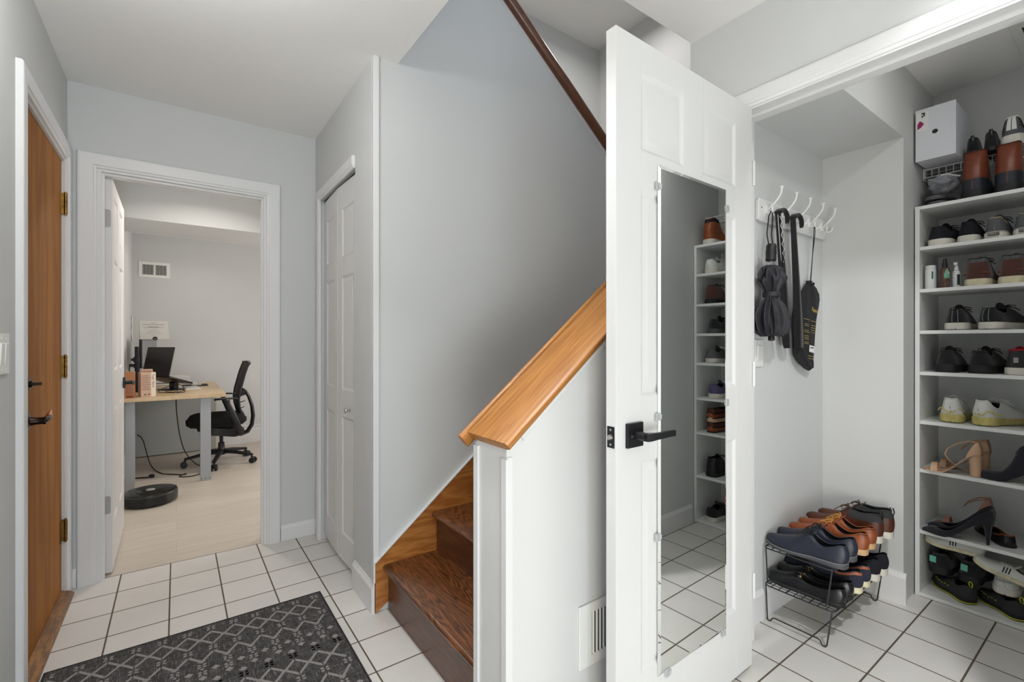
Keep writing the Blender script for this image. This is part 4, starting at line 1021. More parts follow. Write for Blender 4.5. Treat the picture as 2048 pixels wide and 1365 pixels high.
# sixth shelf: block heel sandals and the suede boot
def sandal(name, loc, heading, matl, label, hh=0.09, block=True, group=G, side=1, anklez=0.155, roll=0):
    e = shoe(name,'pump',loc,heading,(matl,matl,matl,matl),label,group,side,cat='sandal',noupper=True,heel=hh,heelstyle='block' if block else 'slim',outline=ROUND,W=.074,L=.20,roll=roll)
    # heel cup
    L = .20; m = MB(); rows = []
    for k in range(9):
        t = 0.0+0.26*k/8; w = max(.0012, interp(ROUND, t)*.037); s = min(1, max(0,(0.68-t)/0.58)); zb = hh*(s*s*(3-2*s))+.003; hgt = .062-.052*(k/8)**1.3
        rows.append((t*L, w, zb, hgt))
    for sg in (-1, 1):
        V = [[m.bm.verts.new((x-.004*math.sin(PI*j/4)*(1-k/8)+.01*(j/4)*(1-k/8), sg*w*(1-.12*j/4), zb+hgt*j/4)) for j in range(5)] for k, (x, w, zb, hgt) in enumerate(rows)]
        for i in range(8):
            for j in range(4): m.bm.faces.new((V[i][j],V[i][j+1],V[i+1][j+1],V[i+1][j]))
    bmesh.ops.remove_doubles(m.bm, verts=m.bm.verts[:], dist=0.0015)
    o = m.build('heel_cup', matl, e, smooth=True); sd = o.modifiers.new('thick','SOLIDIFY'); sd.thickness = .0022
    # toe strap
    m = MB(); rr = []
    for k in range(13):
        a = PI*k/12; rr.append((0.775*L, -.040*math.cos(a), .004+.034*math.sin(a)))
    m.tube(rr, .009, 8, flat=.14, up=(1,0,0)) if False else None
    rings = [[(p[0]-.012+.003*math.sin(PI*k/12), p[1], p[2]), (p[0]+.012, p[1], p[2]*0.96), (p[0]+.012, p[1]*.95, p[2]*.96-.0018), (p[0]-.012+.003*math.sin(PI*k/12), p[1]*.95, p[2]-.0018)] for k, p in enumerate(rr)]
    m.loft(rings); m.build('toe_strap', matl, e, smooth=True)
    # ankle strap drooping forward
    m = MB(); z = hh+.056
    pts = [(.018,-.018,z),(.045,-.030,z+.002),(.085,-.036,z-.016),(.118,-.034,z-.045),(.126,-.030,z-.070),(.112,-.032,z-.098),(.085,-.036,z-.122),(.055,-.040,z-.134),(.035,-.040,z-.137)] if block and loc[0] < 2.9 else [(.018,-.018,z),(.05,-.030,z-.006),(.085,-.026,z-.03),(.098,-.008,z-.052),(.098,.008,z-.052),(.085,.026,z-.03),(.05,.030,z-.006),(.018,.018,z)]
    P2 = []
    for i in range(len(pts)-1):
        for s in (0,.33,.66): P2.append(Vector(pts[i]).lerp(Vector(pts[i+1]), s))
    P2.append(Vector(pts[-1])); m.tube(P2, .0042, 8, flat=.3)
    m.build('ankle_strap', matl, e, smooth=True)
    m = MB(); m.tube([(.030+.005*math.cos(a), -.0305, z-.002+.006*math.sin(a)) for a in [2*PI*k/10 for k in range(10)]], .0011, 6, closed=True); m.build('buckle', GOLDM, e)
    return e
sandal('block_heel_sandal', (2.850,0.452,z6), 95, TAN, 'beige block heel sandal at the front of the sixth shelf, ankle strap looped forward')
sandal('block_heel_sandal', (2.945,0.440,z6), 88, mat('beige_leather_far', TAN.node_tree.nodes['Principled BSDF'].inputs['Base Color'].default_value, 0.5), 'beige block heel sandal standing behind its twin on the sixth shelf', side=-1)
SH['suede'] = dict(SH['pump']); SH['suede'].update(L=.235,W=.08,H=[(0,.125),(.05,.128),(.14,.122),(.26,.115),(.36,.118),(.42,.112),(.5,.075),(.62,.042),(.75,.034),(.85,.030),(.93,.022),(1,.008)],K=[(0,.9),(.1,.84),(.3,.8),(.40,.6),(.44,.2),(.47,0),(1,0)],heel=.06)
shoe('ankle_boot','suede',(2.870,0.250,z6),92,(SUED,BLKR,DARKL,BLKC),'dark suede heeled ankle boot at the right picture edge on the sixth shelf',G,1,cat='boot',heelstyle='block')
# seventh shelf
shoe('pump_shoe','pump',(2.842,0.416,z7),96,(SUED,BLKR,DARKL,BLKC),'black pointed pump at the front of the seventh shelf',G,1,L=.235,heel=.092)
shoe('pump_shoe','pump',(2.915,0.425,z7),92,(SUED,BLKR,DARKL,BLKC),'black pointed pump just behind its twin on the seventh shelf',G,-1,L=.225,heel=.088)
sandal('heeled_sandal', (3.010,0.442,z7), 92, NUDE, 'nude heeled sandal standing behind the black pumps', hh=.10, block=False)
for (y, x, h, lab, sd) in ((0.405,2.872,60,'black flat shoe with tan insole beside the pump heels',1),(0.300,2.862,40,'black flat shoe with tan insole at the right edge of the seventh shelf',-1)):
    shoe('flat_shoe','loafer',(x,y-.03,z7),h-30,(BLKL,BLKR,LIGHTIN,BLKC),lab,G,sd,L=.235,W=.08,sole=.005,soleH=.008,H=[(0,.05),(.05,.05),(.14,.04),(.3,.03),(.5,.024),(.66,.028),(.74,.034),(.85,.032),(.93,.024),(1,.012)],K=[(0,.92),(.1,.88),(.3,.88),(.5,.86),(.66,.7),(.72,.4),(.76,0),(1,0)],collar=BRNL)
# bottom shelf
Y8 = dict(line=YELL, liner=.0022, linez=.25, L=.20, W=.082)
for (x, y, h, sd, lab) in ((2.862,0.490,45,1,'black hiking shoe with lime sole line, left front on the bottom shelf'),(2.862,0.335,45,1,'black hiking shoe with lime sole line, right front on the bottom shelf')):
    q = shoe('hiking_shoe','sneaker',(x,y,z8),h,(DGREY,BLKR,DARKL,BLKC),lab,G,sd,sole=.018,soleH=.022,H=[(0,.075),(.05,.078),(.14,.068),(.26,.058),(.36,.064),(.44,.074),(.52,.068),(.62,.058),(.78,.048),(.9,.04),(.97,.033),(1,.026)],**Y8)
    for k in range(6):
        m = MB(); m.obox((.092+.014*k,.0385-.003*abs(k-2.5),.038+.003*(k%2)), .007, .002, .004, (R(-30),0,R(8))); m.build('lime_eyelet', YELL, q)
    m = MB(); m.tube([(.004+.010*math.cos(a), 0, .088+.012*math.sin(a)) for a in [2*PI*k/12 for k in range(12)]], .0018, 6, closed=True); m.build('pull_loop', YELL, q, smooth=True)
for (y, sd, lab) in ((0.605,1,'dark trail shoe with mint heel tag beside the cabinet side, bottom shelf'),(0.498,-1,'dark trail shoe with mint heel tag, second from the cabinet side, bottom shelf')):
    q = shoe('trail_shoe','sneaker',(2.872,y,z8+.090),0,(BLKK,BLKR,DARKL,BLKC),lab,G,sd,pitch=-5,L=.225,W=.10,collar=DGREY,rimr=.006,band=DGREY,bandk=(5,7,.4))
    m = MB(); m.obox((-.002,.018,.062), .003, .024, .028, (0,0,R(-12))); m.build('heel_tag', TEAL, q)
    m = MB(); m.obox((.024,-.006,.074), .003, .030, .012, (0,R(-20),0)); m.build('size_label', GRYC, q)
for (x, y, zz, h, pt, lab) in ((2.90,0.455,z8+.214,92,2,'white sneaker with black stripes lying on the trail shoes'),(2.89,0.300,z8+.137,96,17,'white sneaker with black stripes slanting down beside the white trainers')):
    shoe('striped_sneaker','sneaker',(x,y,zz),h,(WHTK,CRMR,LIGHTIN,WHTC),lab,G,1,pitch=pt,L=.20,W=.085,sole=.016,soleH=.018,H=[(0,.05),(.05,.05),(.14,.046),(.26,.042),(.36,.046),(.44,.05),(.52,.048),(.62,.044),(.78,.038),(.9,.033),(.97,.028),(1,.022)],stripes=(BLKR,3),rows=4,bow=0)
q = shoe('trainer','sneaker',(2.875,0.392,z8+.082),0,(WHTK,WHTR,LIGHTIN,WHTC),'white trainer with faint grey heel lettering, resting above the mesh shoe',G,1,L=.25,tread=REDB)
text(q, 'Reebok', Matrix.Translation((-.0068,0,.062)) @ FACE_MX, 0.016, GREYP)
q = shoe('trainer','sneaker',(2.93,0.270,z8+.060),0,(WHTK,WHTR,LIGHTIN,WHTC),'white trainer with faint grey heel lettering, cut by the right picture edge',G,-1,L=.25,tread=REDB)
text(q, 'Reebok', Matrix.Translation((-.0068,0,.062)) @ FACE_MX, 0.016, GREYP)
# far end, seen in the mirror
MG = 'shoes at the far end of the cabinet, seen in the mirror'
for (z, k, mt, yy, lab, nm) in (
    (z0,'tall',(BRNL,WHTR,DARKL,BRNC),0.050,'tan boot with a dark cuff topping the cabinet in the mirror','ankle_boot'),
    (z1,'sneaker',(WHTK,WHTR,LIGHTIN,WHTC),0.062,'white sneaker on the first shelf in the mirror','sneaker'),
    (z2,'boot',(OXB,BLKR,DARKL,BRNC),0.062,'brown and black boot on the second shelf in the mirror','ankle_boot'),
    (z3,'sneaker',(BLKK,GRYR,DARKL,BLKC),0.085,'dark sneaker on the third shelf in the mirror','sneaker'),
    (z4,'sneaker',(GREYK,WHTR,LIGHTIN,WHTC),0.066,'grey sneaker with black trim on the fourth shelf in the mirror','sneaker'),
    (z5,'sneaker',(PURP,WHTR,DARKL,WHTC),0.085,'muted purple sneaker on the fifth shelf in the mirror','sneaker'),
    (z7,'boot',(BLKL,BLKR,DARKL,BLKC),0.070,'black boot on the seventh shelf in the mirror','ankle_boot'),
    (z8,'sneaker',(BLKK,WHTR,DARKL,BLKC),0.066,'black sneaker with white sole on the bottom shelf in the mirror','sneaker')):
    kk = dict(band=NAVYK, bandk=(4,7,.4), rows=0) if z == z0 else {}
    shoe(nm, k, (2.84,yy,z), 4, mt, lab, MG, 1, cat='boot' if k in ('tall','boot') else 'shoe', L=.262, **kk)
for k in range(5):
    shoe('flat_shoe','loafer',(2.845,0.068,z6+.030*k),3-3*(k%2),((BRNL,DBRN,TAN,BRNL,DBRN)[k],BLKR,LIGHTIN,BRNC),
      ('lowest','second lowest','middle','second highest','topmost')[k]+' of the brown flats stacked in the mirror on the sixth shelf','stacked brown flats seen in the mirror',1,L=.25,W=.085,sole=.006,soleH=.008,
      H=[(0,.036),(.05,.035),(.14,.029),(.3,.026),(.5,.024),(.66,.027),(.74,.029),(.85,.028),(.93,.024),(1,.012)],K=[(0,.92),(.1,.88),(.3,.88),(.5,.86),(.66,.7),(.72,.4),(.76,0),(1,0)])
# ---------------------------------------------------------------- wire shelf above the cabinet and what lies on it
WW = mat('white_coated_wire', (0.72,0.73,0.72,1), 0.4)
e = empty('wire_shelf', (2.99,0.32,2.018), 0, 'white coated wire shelf fixed above the shoe cabinet', 'wire shelf'); bpy.context.view_layer.update()
m = MB(); n = 27
for k in range(n+1):
    y = -0.022+0.696*k/n*0.995; m.tube([(2.962,y,1.984),(2.961,y,2.018),(2.966,y,2.024),(3.136,y,2.024)], 0.0017, 6)
for (x, z, r) in ((2.962,1.984,.0032),(2.962,2.022,.0032),(3.04,2.0205,.003),(3.13,2.0205,.003)): m.tube([(x,-0.028,z),(x,0.678,z)], r, 8)
at(e, m.build('wire_deck', WW, smooth=True))
for y in (0.672, -0.027): at(e, MB().box(2.955,y,1.972,3.01,y+0.006,2.030).build('end_bracket', WW, bev=.002))
CARD = lm('white_cardboard', 214, 216, 222, 0.7); PINK = lm('magenta_print', 150, 40, 95, 0.6); CARDS = lm('sticker_paper', 226, 226, 226, 0.6)
b = empty('shoe_box', (2.96,0.604,2.0205), 0, 'white cardboard box with a round hole and pink sticker on the wire shelf', 'box'); bpy.context.view_layer.update()
bx, by0, by1, bz0, bz1 = 2.812, 0.531, 0.671, 2.0272, 2.266
m = MB(); NH = 20; cy, cz, hr = 0.602, 2.150, 0.0105
at(b, MB().box(bx+0.004,by0+0.002,bz0,3.10,by1-0.002,bz1-0.002).build('box_body', CARD, bev=0.001))
outer = []
for k in range(NH):
    a = 2*PI*k/NH; c_, s_ = math.cos(a), math.sin(a); f = min((by1-by0)/2/abs(c_) if abs(c_) > 1e-6 else 9, 9)
    # rectangle point in direction a from the hole centre
    ty = ((by1-cy) if c_ > 0 else (cy-by0))/max(abs(c_),1e-6); tz = ((bz1-cz) if s_ > 0 else (cz-bz0))/max(abs(s_),1e-6); t_ = min(ty, tz)
    outer.append((bx, cy+c_*t_, cz+s_*t_))
for cnr in ((by0,bz0),(by1,bz0),(by1,bz1),(by0,bz1)):
    j = min(range(NH), key=lambda q: (outer[q][1]-cnr[0])**2+(outer[q][2]-cnr[1])**2); outer[j] = (bx, cnr[0], cnr[1])
inner = [(bx, cy+hr*math.cos(2*PI*k/NH), cz+hr*math.sin(2*PI*k/NH)) for k in range(NH)]
m.loft([outer, inner, [(bx+.003,p[1],p[2]) for p in inner]], cap0=False, cap1=False); m.loft([outer, [(bx+.004,p[1],p[2]) for p in outer]], cap0=False, cap1=False)
at(b, m.build('front_flap', CARD))
at(b, MB().cyl((bx+.0035,cy,cz),(bx+.0038,cy,cz),hr+.001,20).build('hole', DARKIN))
m = MB(); m.lathe([(hr,0),(hr+.004,0)], 24, (bx-.0006,cy,cz), 'x'); 
at(b, MB().box(bx-.0008,0.624,2.165,bx-.0002,0.667,2.255).build('sticker', CARDS))
PT = []
m = MB(); m.poly([(bx-.0012,0.640,2.196),(bx-.0012,0.651,2.182),(bx-.0012,0.664,2.176),(bx-.0012,0.664,2.200),(bx-.0012,0.655,2.214),(bx-.0012,0.646,2.205)]); at(b, m.build('pink_mark', PINK))
for (y, z, w, h) in ((0.637,2.240,.006,.018),(0.644,2.246,.005,.008),(0.644,2.232,.005,.010)): at(b, MB().box(bx-.0012,y,z-h/2,bx-.0009,y+w,z+h/2).build('printed_code', lm('print_black', 40,40,45)))
at(b, MB().box(bx-.001,0.531,2.125,bx+.001,0.547,2.175).build('tuck_tab', CARD, bev=.0004))
shoe('sandal','loafer',(2.900,0.494,2.0262),4,(BLKK,BLKR,DARKL,BLKC),'black strappy sandal on the wire shelf right beside the white box',G,1,cat='sandal',L=.235,W=.066,H=[(0,.075),(.05,.07),(.14,.05),(.3,.036),(.45,.04),(.56,.055),(.64,.055),(.78,.042),(.9,.034),(.97,.028),(1,.018)],tab=BLKL)
shoe('sandal','loafer',(2.900,0.436,2.0262),-4,(BLKK,BLKR,DARKL,BLKC),'black strappy sandal with a tall pull loop, next to the striped grey sneaker',G,-1,cat='sandal',L=.235,W=.066,H=[(0,.082),(.05,.078),(.14,.05),(.3,.036),(.45,.04),(.56,.055),(.64,.055),(.78,.042),(.9,.034),(.97,.028),(1,.018)],tab=BLKL)
q = shoe('sneaker','sneaker',(2.882,0.372,2.0262),0,(GREYK,WHTR,LIGHTIN,WHTC),'grey knit sneaker with dark ribs and a pale heel strip on the wire shelf',G,1,L=.245,W=.09,H=[(0,.118),(.05,.118),(.14,.092),(.26,.074),(.36,.084),(.44,.098),(.52,.09),(.62,.074),(.78,.06),(.9,.05),(.97,.043),(1,.036)],rimr=.003,collar=WHTK,heelpatch=WHTK,patchk=(1,8),patcht=.012,ribs=BLKC,sole=.034,soleH=.042)
# plastic bag with something grey inside
PLB = bpy.data.materials.new('clear_plastic_film'); PLB.use_nodes = True; nt = PLB.node_tree; bs = nt.nodes['Principled BSDF']
bs.inputs['Base Color'].default_value = (0.85,0.87,0.93,1); bs.inputs['Roughness'].default_value = 0.12; bs.inputs['Alpha'].default_value = 0.38
wv = nt.nodes.new('ShaderNodeTexNoise'); wv.inputs['Scale'].default_value = 25; wv.inputs['Detail'].default_value = 4; wv.inputs['Distortion'].default_value = 1.5
bp = nt.nodes.new('ShaderNodeBump'); bp.inputs['Strength'].default_value = 0.7; bp.inputs['Distance'].default_value = 0.01
nt.links.new(wv.outputs['Fac'], bp.inputs['Height']); nt.links.new(bp.outputs[0], bs.inputs['Normal'])
random.seed(5)
e = empty('plastic_bag', (2.92,0.592,z0+.054), 0, 'crumpled clear zip bag with dark cloth inside, lying on the grey slides', 'plastic bag')
def blob(sx, sy, sz, amp, seed, sub=4, c=(0,0,0)):
    m = MB(); bmesh.ops.create_icosphere(m.bm, subdivisions=sub, radius=1)
    for v in m.bm.verts:
        n = noise.noise(v.co*2.2+Vector((seed,0,0)))+0.5*noise.noise(v.co*5+Vector((0,seed,0))); f = 1+amp*n
        v.co = Vector((v.co.x*sx*f+c[0], v.co.y*sy*f+c[1], v.co.z*sz*f+c[2]))
    return m
blob(.080,.046,.034,.22,3,3,(0,0,.050)).build('cloth_bundle', lm('slate_cloth', 60, 64, 76, 0.9, bump=.6, bscale=200), e, smooth=True, angle=80)
blob(.095,.054,.041,.30,3,4,(0,0,.051)).build('plastic_film', PLB, e, smooth=True, angle=80)
m = MB(); m.tube([(-.085,-.005,.075),(-.095,-.03,.072),(-.09,-.05,.062),(-.08,-.07,.055)], .003, 6, flat=.5); m.build('zip_strip', WHTK, e, smooth=True)
# ================================================================ HOOK BOARD AND WHAT HANGS ON IT
HKW = mat('hook_enamel_white', (0.80,0.80,0.78,1), 0.3)
e = empty('hook_board', (2.33,1.0045,1.70), 0, 'white wooden board with five white double coat hooks on the closet wall', 'coat rack'); bpy.context.view_layer.update()
m = MB(); bd = [(1.992,1.706),(2.02,1.700),(2.64,1.700),(2.666,1.706),(2.668,1.724),(2.668,1.782),(2.66,1.798),(2.0,1.798),(1.992,1.785)]
m.prism(bd, 'y', 0.9885, 1.0045); at(e, m.build('board', TRIM, bev=0.004, seg=3))
for (x, z) in ((2.016,1.758),(2.652,1.748)): at(e, MB().cyl((x,0.9888,z),(x,0.9875,z),0.0032,10).build('screw', BLKP))
for i in range(5):
    x = 2.06+0.1375*i
    m = MB()
    m.lathe([(0.0,0),(0.0115,0.0),(0.0115,0.003),(0.007,0.005)], 16, (0,0,0), 'y')
    m.xform(Matrix.Translation((x,0.9885,1.757)) @ Matrix.Diagonal((1,-1,1.9,1)))
    m.tube([(x,.986,1.752),(x,.978,1.757),(x,.962,1.772),(x,.944,1.790),(x,.932,1.808),(x,.928,1.824),(x,.928,1.834)], [.0055,.005,.0042,.004,.004,.0042,.005], 10)
    m.lathe([(.004,0),(.0085,.004),(.0088,.007),(.004,.009)], 14, (x,.928,1.832))
    for s in (-1, 1):
        m.tube([(x,.984,1.744),(x+s*.004,.974,1.734),(x+s*.012,.964,1.729),(x+s*.022,.956,1.731),(x+s*.029,.952,1.741),(x+s*.031,.951,1.752)], [.0048,.0044,.004,.0038,.0036,.0044], 8)
    at(e, m.build('hook', HKW, smooth=True, angle=60))
# black umbrella
CLOTH = lm('black_umbrella_cloth', 42, 42, 47, 0.62, bump=.35, bscale=60); 
ux, uy = 1.984, 0.934
e = empty('umbrella', (ux,uy,1.192), 0, 'black folding umbrella hanging by its loop from the first hook', 'umbrella'); bpy.context.view_layer.update()
def folded(z0, z1, prof, seed, folds, depth=.6, twist=0.0):
    m = MB(); n = 180; rows = []; K = 44
    for j in range(K+1):
        s = j/K; z = z0+(z1-z0)*s; r = interp(prof, s); ring = []
        for k in range(n):
            a = 2*PI*k/n+twist*s
            f = 1+0.20*math.sin(folds*a+3*math.sin(2.2*s+seed)+seed)*(0.35+0.65*math.sin(PI*s))+0.10*math.sin((folds*2+1)*a+5*s+seed*2)
            f += 0.16*noise.noise(Vector((math.cos(a)*1.5,math.sin(a)*1.5,s*3+seed)))
            ring.append((ux+r*f*math.cos(a), uy+min(r*f*math.sin(a)*depth,.062), z+0.006*math.sin(folds*a+seed)*(1 if s < .12 else 0)))
        rows.append(ring)
    return m.loft(rows)
m = folded(1.385,1.500,[(0,.026),(.15,.042),(.45,.060),(.8,.058),(.95,.046),(1,.030)],1.3,7)
at(e, m.build('canopy_top', CLOTH, smooth=True, angle=80))
m = folded(1.214,1.378,[(0,.055),(.1,.078),(.28,.086),(.5,.080),(.75,.060),(.92,.036),(1,.026)],4.1,11,twist=.5)
at(e, m.build('canopy', CLOTH, smooth=True, angle=80))
m = MB(); m.lathe([(.030,0),(.033,.004),(.033,.018),(.030,.022)], 24, (ux,uy,1.370)); at(e, m.build('tie_band', CLOTH, smooth=True))
m = MB(); m.lathe([(.006,1.19),(.0125,1.193),(.0125,1.207),(.009,1.215),(.005,1.24)], 18, (ux,uy,0)); at(e, m.build('tip', BLKP, smooth=True))
m = MB(); m.cyl((ux,uy,1.49),(ux,uy,1.525),.004,12); 
for s in (-1, 1): m.cyl((ux+s*.008,uy,1.49),(ux+s*.008,uy-.003,1.520),.0015,8)
at(e, m.build('shaft', STEEL, smooth=True))
m = MB(); m.lathe([(.017,0),(.0205,.004),(.0195,.02),(.0205,.035),(.0195,.05),(.0195,.064),(.016,.070)], 24, (0,0,0)); m.xform(Matrix.Translation((ux-.004,uy,1.518)) @ Matrix.Rotation(R(4),4,'Y'))
h = at(e, m.build('handle', BLKP, smooth=True))
for k in range(4):
    o = MB().cyl((ux+.004,uy-.0185,1.534+.012*k),(ux+.004,uy-.0203,1.534+.012*k),.0022,10).build('button', STEEL); o.parent = h
m = MB(); m.tube([(ux-.020,uy,1.578),(ux-.016,uy+.01,1.63),(ux+.030,.958,1.715),(2.032,.957,1.737),(2.036,.955,1.737),(ux+.050,.952,1.71),(ux+.022,uy+.01,1.63),(ux+.015,uy,1.578)], .0024, 8)
at(e, m.build('wrist_loop', BLKC, smooth=True))
# two long shoehorns
HORN = lm('black_horn_plastic', 30, 29, 31, 0.28)
def shoehorn(xt, yt, xb, label, zig):
    e = empty('shoehorn', (xb,.95,1.158), 0, label, 'shoehorn', 'long shoehorns on the hooks'); bpy.context.view_layer.update()
    m = MB(); rings = []
    path = [(xt+.060,yt+.004,1.698,.016),(xt+.064,yt+.002,1.716,.017),(xt+.054,yt,1.738,.018),(xt+.038,yt,1.748,.018),(xt+.022,yt,1.742,.019)]
    for (x, y, z, w) in path: rings.append(('v', x, y, z, w))
    out = []
    N = 12
    def arc(c, dirw, w, dn, curve, th):
        """cross section: shallow half pipe, width along dirw, opening along dn"""
        pts = []
        for k in range(9):
            a = -1+2*k/8; pts.append(c+dirw*(w*a)+dn*(curve*(1-a*a)))
        for k in range(8,-1,-1):
            a = -1+2*k/8; pts.append(c+dirw*(w*a)+dn*(curve*(1-a*a)-th))
        return [tuple(p) for p in pts]
    # blade from bottom to top
    for s in [k/26 for k in range(27)]:
        x = xb+(xt-xb)*s; y = .962+(yt-.962)*s; z = 1.158+(1.735-1.158)*s
        w = interp([(0,.034),(.03,.043),(.25,.040),(.5,.032),(.8,.026),(1,.024)], s); cv = interp([(0,.010),(.3,.013),(1,.008)], s)
        out.append(arc(Vector((x,y,z)), Vector((1,0.0,.0)), w, Vector((0,-1,0)), cv, .0028))
    m.loft(out); at(e, m.build('blade', HORN, smooth=True, angle=50))
    # crook over the hook
    m = MB(); pts = [(xt,yt,1.730),(xt+.001,yt,1.742),(xt+.012,yt,1.753),(xt+.030,yt,1.757),(xt+.048,yt,1.750),(xt+.058,yt,1.735),(xt+.060,yt,1.718),(xt+.058,yt,1.702)]
    rr = []
    pts = [(xt+(p[0]-xt)*1.4, p[1], p[2]) for p in pts]
    for i, p in enumerate(pts):
        a = Vector(pts[min(i+1,7)])-Vector(pts[max(i-1,0)]); a.normalize(); nrm = Vector((a.z,0,-a.x)); w = (.021,.019,.017,.014,.012,.012,.012,.009)[i]
        p = Vector(p); rr.append([tuple(p+Vector((0,-w*.8,0))+nrm*.003), tuple(p+Vector((0,w*.8,0))+nrm*.003), tuple(p+Vector((0,w*.8,0))-nrm*.003), tuple(p+Vector((0,-w*.8,0))-nrm*.003)])
    m.loft(rr); at(e, m.build('crook', HORN, bev=.001))
    if zig:
        m = MB(); P_ = []
        for k in range(11):
            s = 1-(.03+.033*k); x = xb+(xt-xb)*s; P_.append((x+(.009 if k % 2 else -.009), .962+(yt-.962)*s-.0095, 1.158+.577*s))
        m.tube(P_, .0013, 6); at(e, m.build('zigzag_line', WHTC))
        m = MB(); P_ = [(xb+(xt-xb)*s-.018, .962+(yt-.962)*s-.0055, 1.158+.577*s) for s in (.98,.8,.6)]
        m.tube(P_, .001, 6); at(e, m.build('edge_line', WHTC))
    return e
shoehorn(2.074,.948,2.195,'black shoehorn with a white zigzag line, hooked beside the umbrella',True)
shoehorn(2.212,.948,2.308,'plain black shoehorn hooked between the zigzag one and the pouch',False)
# drawstring pouch
PCH = lm('black_pouch_cloth', 27, 27, 30, 0.75, bump=.2, bscale=300); GOLDP = mat('gold_print', (0.60,0.42,0.10,1), 0.4, 0.4)
e = empty('drawstring_pouch', (2.44,.972,1.05), 0, 'black drawstring pouch with gold print and a white tag, hanging from the fourth hook', 'pouch'); bpy.context.view_layer.update()
rows = [(1.050,2.440,2.452),(1.062,2.405,2.485),(1.085,2.345,2.494),(1.118,2.300,2.497),(1.17,2.292,2.503),(1.24,2.300,2.515),(1.30,2.312,2.530),(1.36,2.330,2.552),(1.395,2.345,2.562),(1.42,2.365,2.555),(1.445,2.400,2.520),(1.460,2.430,2.478),(1.468,2.436,2.468),(1.476,2.430,2.474)]
m = MB(); rings = []
for (z, xa, xb) in rows:
    w = (xb-xa)/2; c = (xa+xb)/2; t = min(.014, .5*w); rings.append([(c+w*math.cos(a)*(1), .980+t*math.sin(a)*(1+.25*math.sin(7*a+z*30)), z+.002*math.sin(5*a)) for a in [2*PI*k/40 for k in range(40)]])
m.loft(rings); at(e, m.build('pouch_body', PCH, smooth=True, angle=70))
m = MB(); m.tube([(2.452+.016*math.cos(a), .980+.012*math.sin(a), 1.462+.002*math.sin(3*a)) for a in [2*PI*k/14 for k in range(14)]], .004, 8, closed=True)
m.ball((2.44,.968,1.462), .007); m.ball((2.466,.968,1.463), .007); at(e, m.build('drawstring_knot', BLKC, smooth=True))
m = MB(); m.tube([(2.448,.974,1.465),(2.452,.965,1.60),(2.446,.957,1.715),(2.447,.956,1.729),(2.4475,.955,1.735),(2.452,.955,1.729),(2.458,.957,1.70),(2.457,.967,1.60),(2.456,.975,1.465)], .0017, 8)
at(e, m.build('cord', BLKC, smooth=True))
FACE_MY = Matrix(((1,0,0,0),(0,0,-1,0),(0,1,0,0),(0,0,0,1)))
YP = .9635
def gold(x, z, w, h=.0022): return (x-w/2, z-h/2, x+w/2, z+h/2)
m = MB()
for k, z in enumerate((1.292,1.270,1.262,1.240,1.232,1.215,1.207,1.199,1.185,1.178)):
    m.obox((2.385, YP, z), .062 if k in (0,4) else .045, .0006, .0018, (0,R(6),0))
for k, z in enumerate((1.283,1.262,1.251,1.240,1.229)): m.obox((2.462, YP+.0015, z), .050, .0006, .0018, (0,R(6),0))
for k, z in enumerate((1.118,1.106)): m.obox((2.435, YP+.001, z), .060, .0006, .0022, (0,R(6),0))
o = at(e, m.build('gold_text_lines', GOLDP)); o['kind'] = 'stuff'
bpy.context.view_layer.update()
text(e, 'Spam', e.matrix_world.inverted() @ Matrix.Translation((2.466,YP-.0045,1.335)) @ Matrix.Rotation(R(8),4,'Y') @ FACE_MY @ Matrix(((1,.25,0,0),(0,1,0,0),(0,0,1,0),(0,0,0,1))), .027, GOLDP)
tg = at(e, MB().obox((2.438,YP-.0006,1.152), .052, .0008, .032, (0,R(8),0)).build('white_tag', CARDS))
m = MB(); m.obox((2.438,YP-.0014,1.158), .034, .0004, .005, (0,R(3),0)); at(e, m.build('tag_print', lm('print_black',40,40,45)))
# ================================================================ OFFICE
BIRCH = wood('birch_desk_top', (0.62,0.45,0.26,1), (0.56,0.39,0.21,1), (5,0.9,5), 0.4, ring=5, fine=0.15)
SILV = mat('silver_grey_metal', (0.36,0.37,0.385,1), 0.45, 0.3)
PANG = mat('pale_grey_laminate', (0.42,0.43,0.42,1), 0.6)
e = empty('desk', (-0.007,5.4,0), 0, 'birch topped desk with silver slab legs in the office', 'desk'); bpy.context.view_layer.update()
at(e, MB().box(-0.362,4.71,0.709,0.346,6.10,0.74).build('desk_top', BIRCH, bev=.002))
for x0, x1 in ((0.163,0.240),(-0.330,-0.268)): 
    at(e, MB().box(x0,4.755,0.0,x1,4.785,0.709).build('leg', SILV, bev=.003))
at(e, MB().box(-0.33,5.39,0.665,0.24,5.41,0.7085).build('crossbar', SILV, bev=.002))
at(e, MB().box(-0.355,6.06,0.012,0.345,6.085,0.709).build('end_panel', PANG))
at(e, MB().box(0.3451,6.06,0.012,0.352,6.085,0.709).build('panel_edge', BIRCH))
for x in (.172,.20,.232): at(e, MB().cyl((x,4.7548,.02),(x,4.7538,.02),.004,10).build('bolt', BLKP))
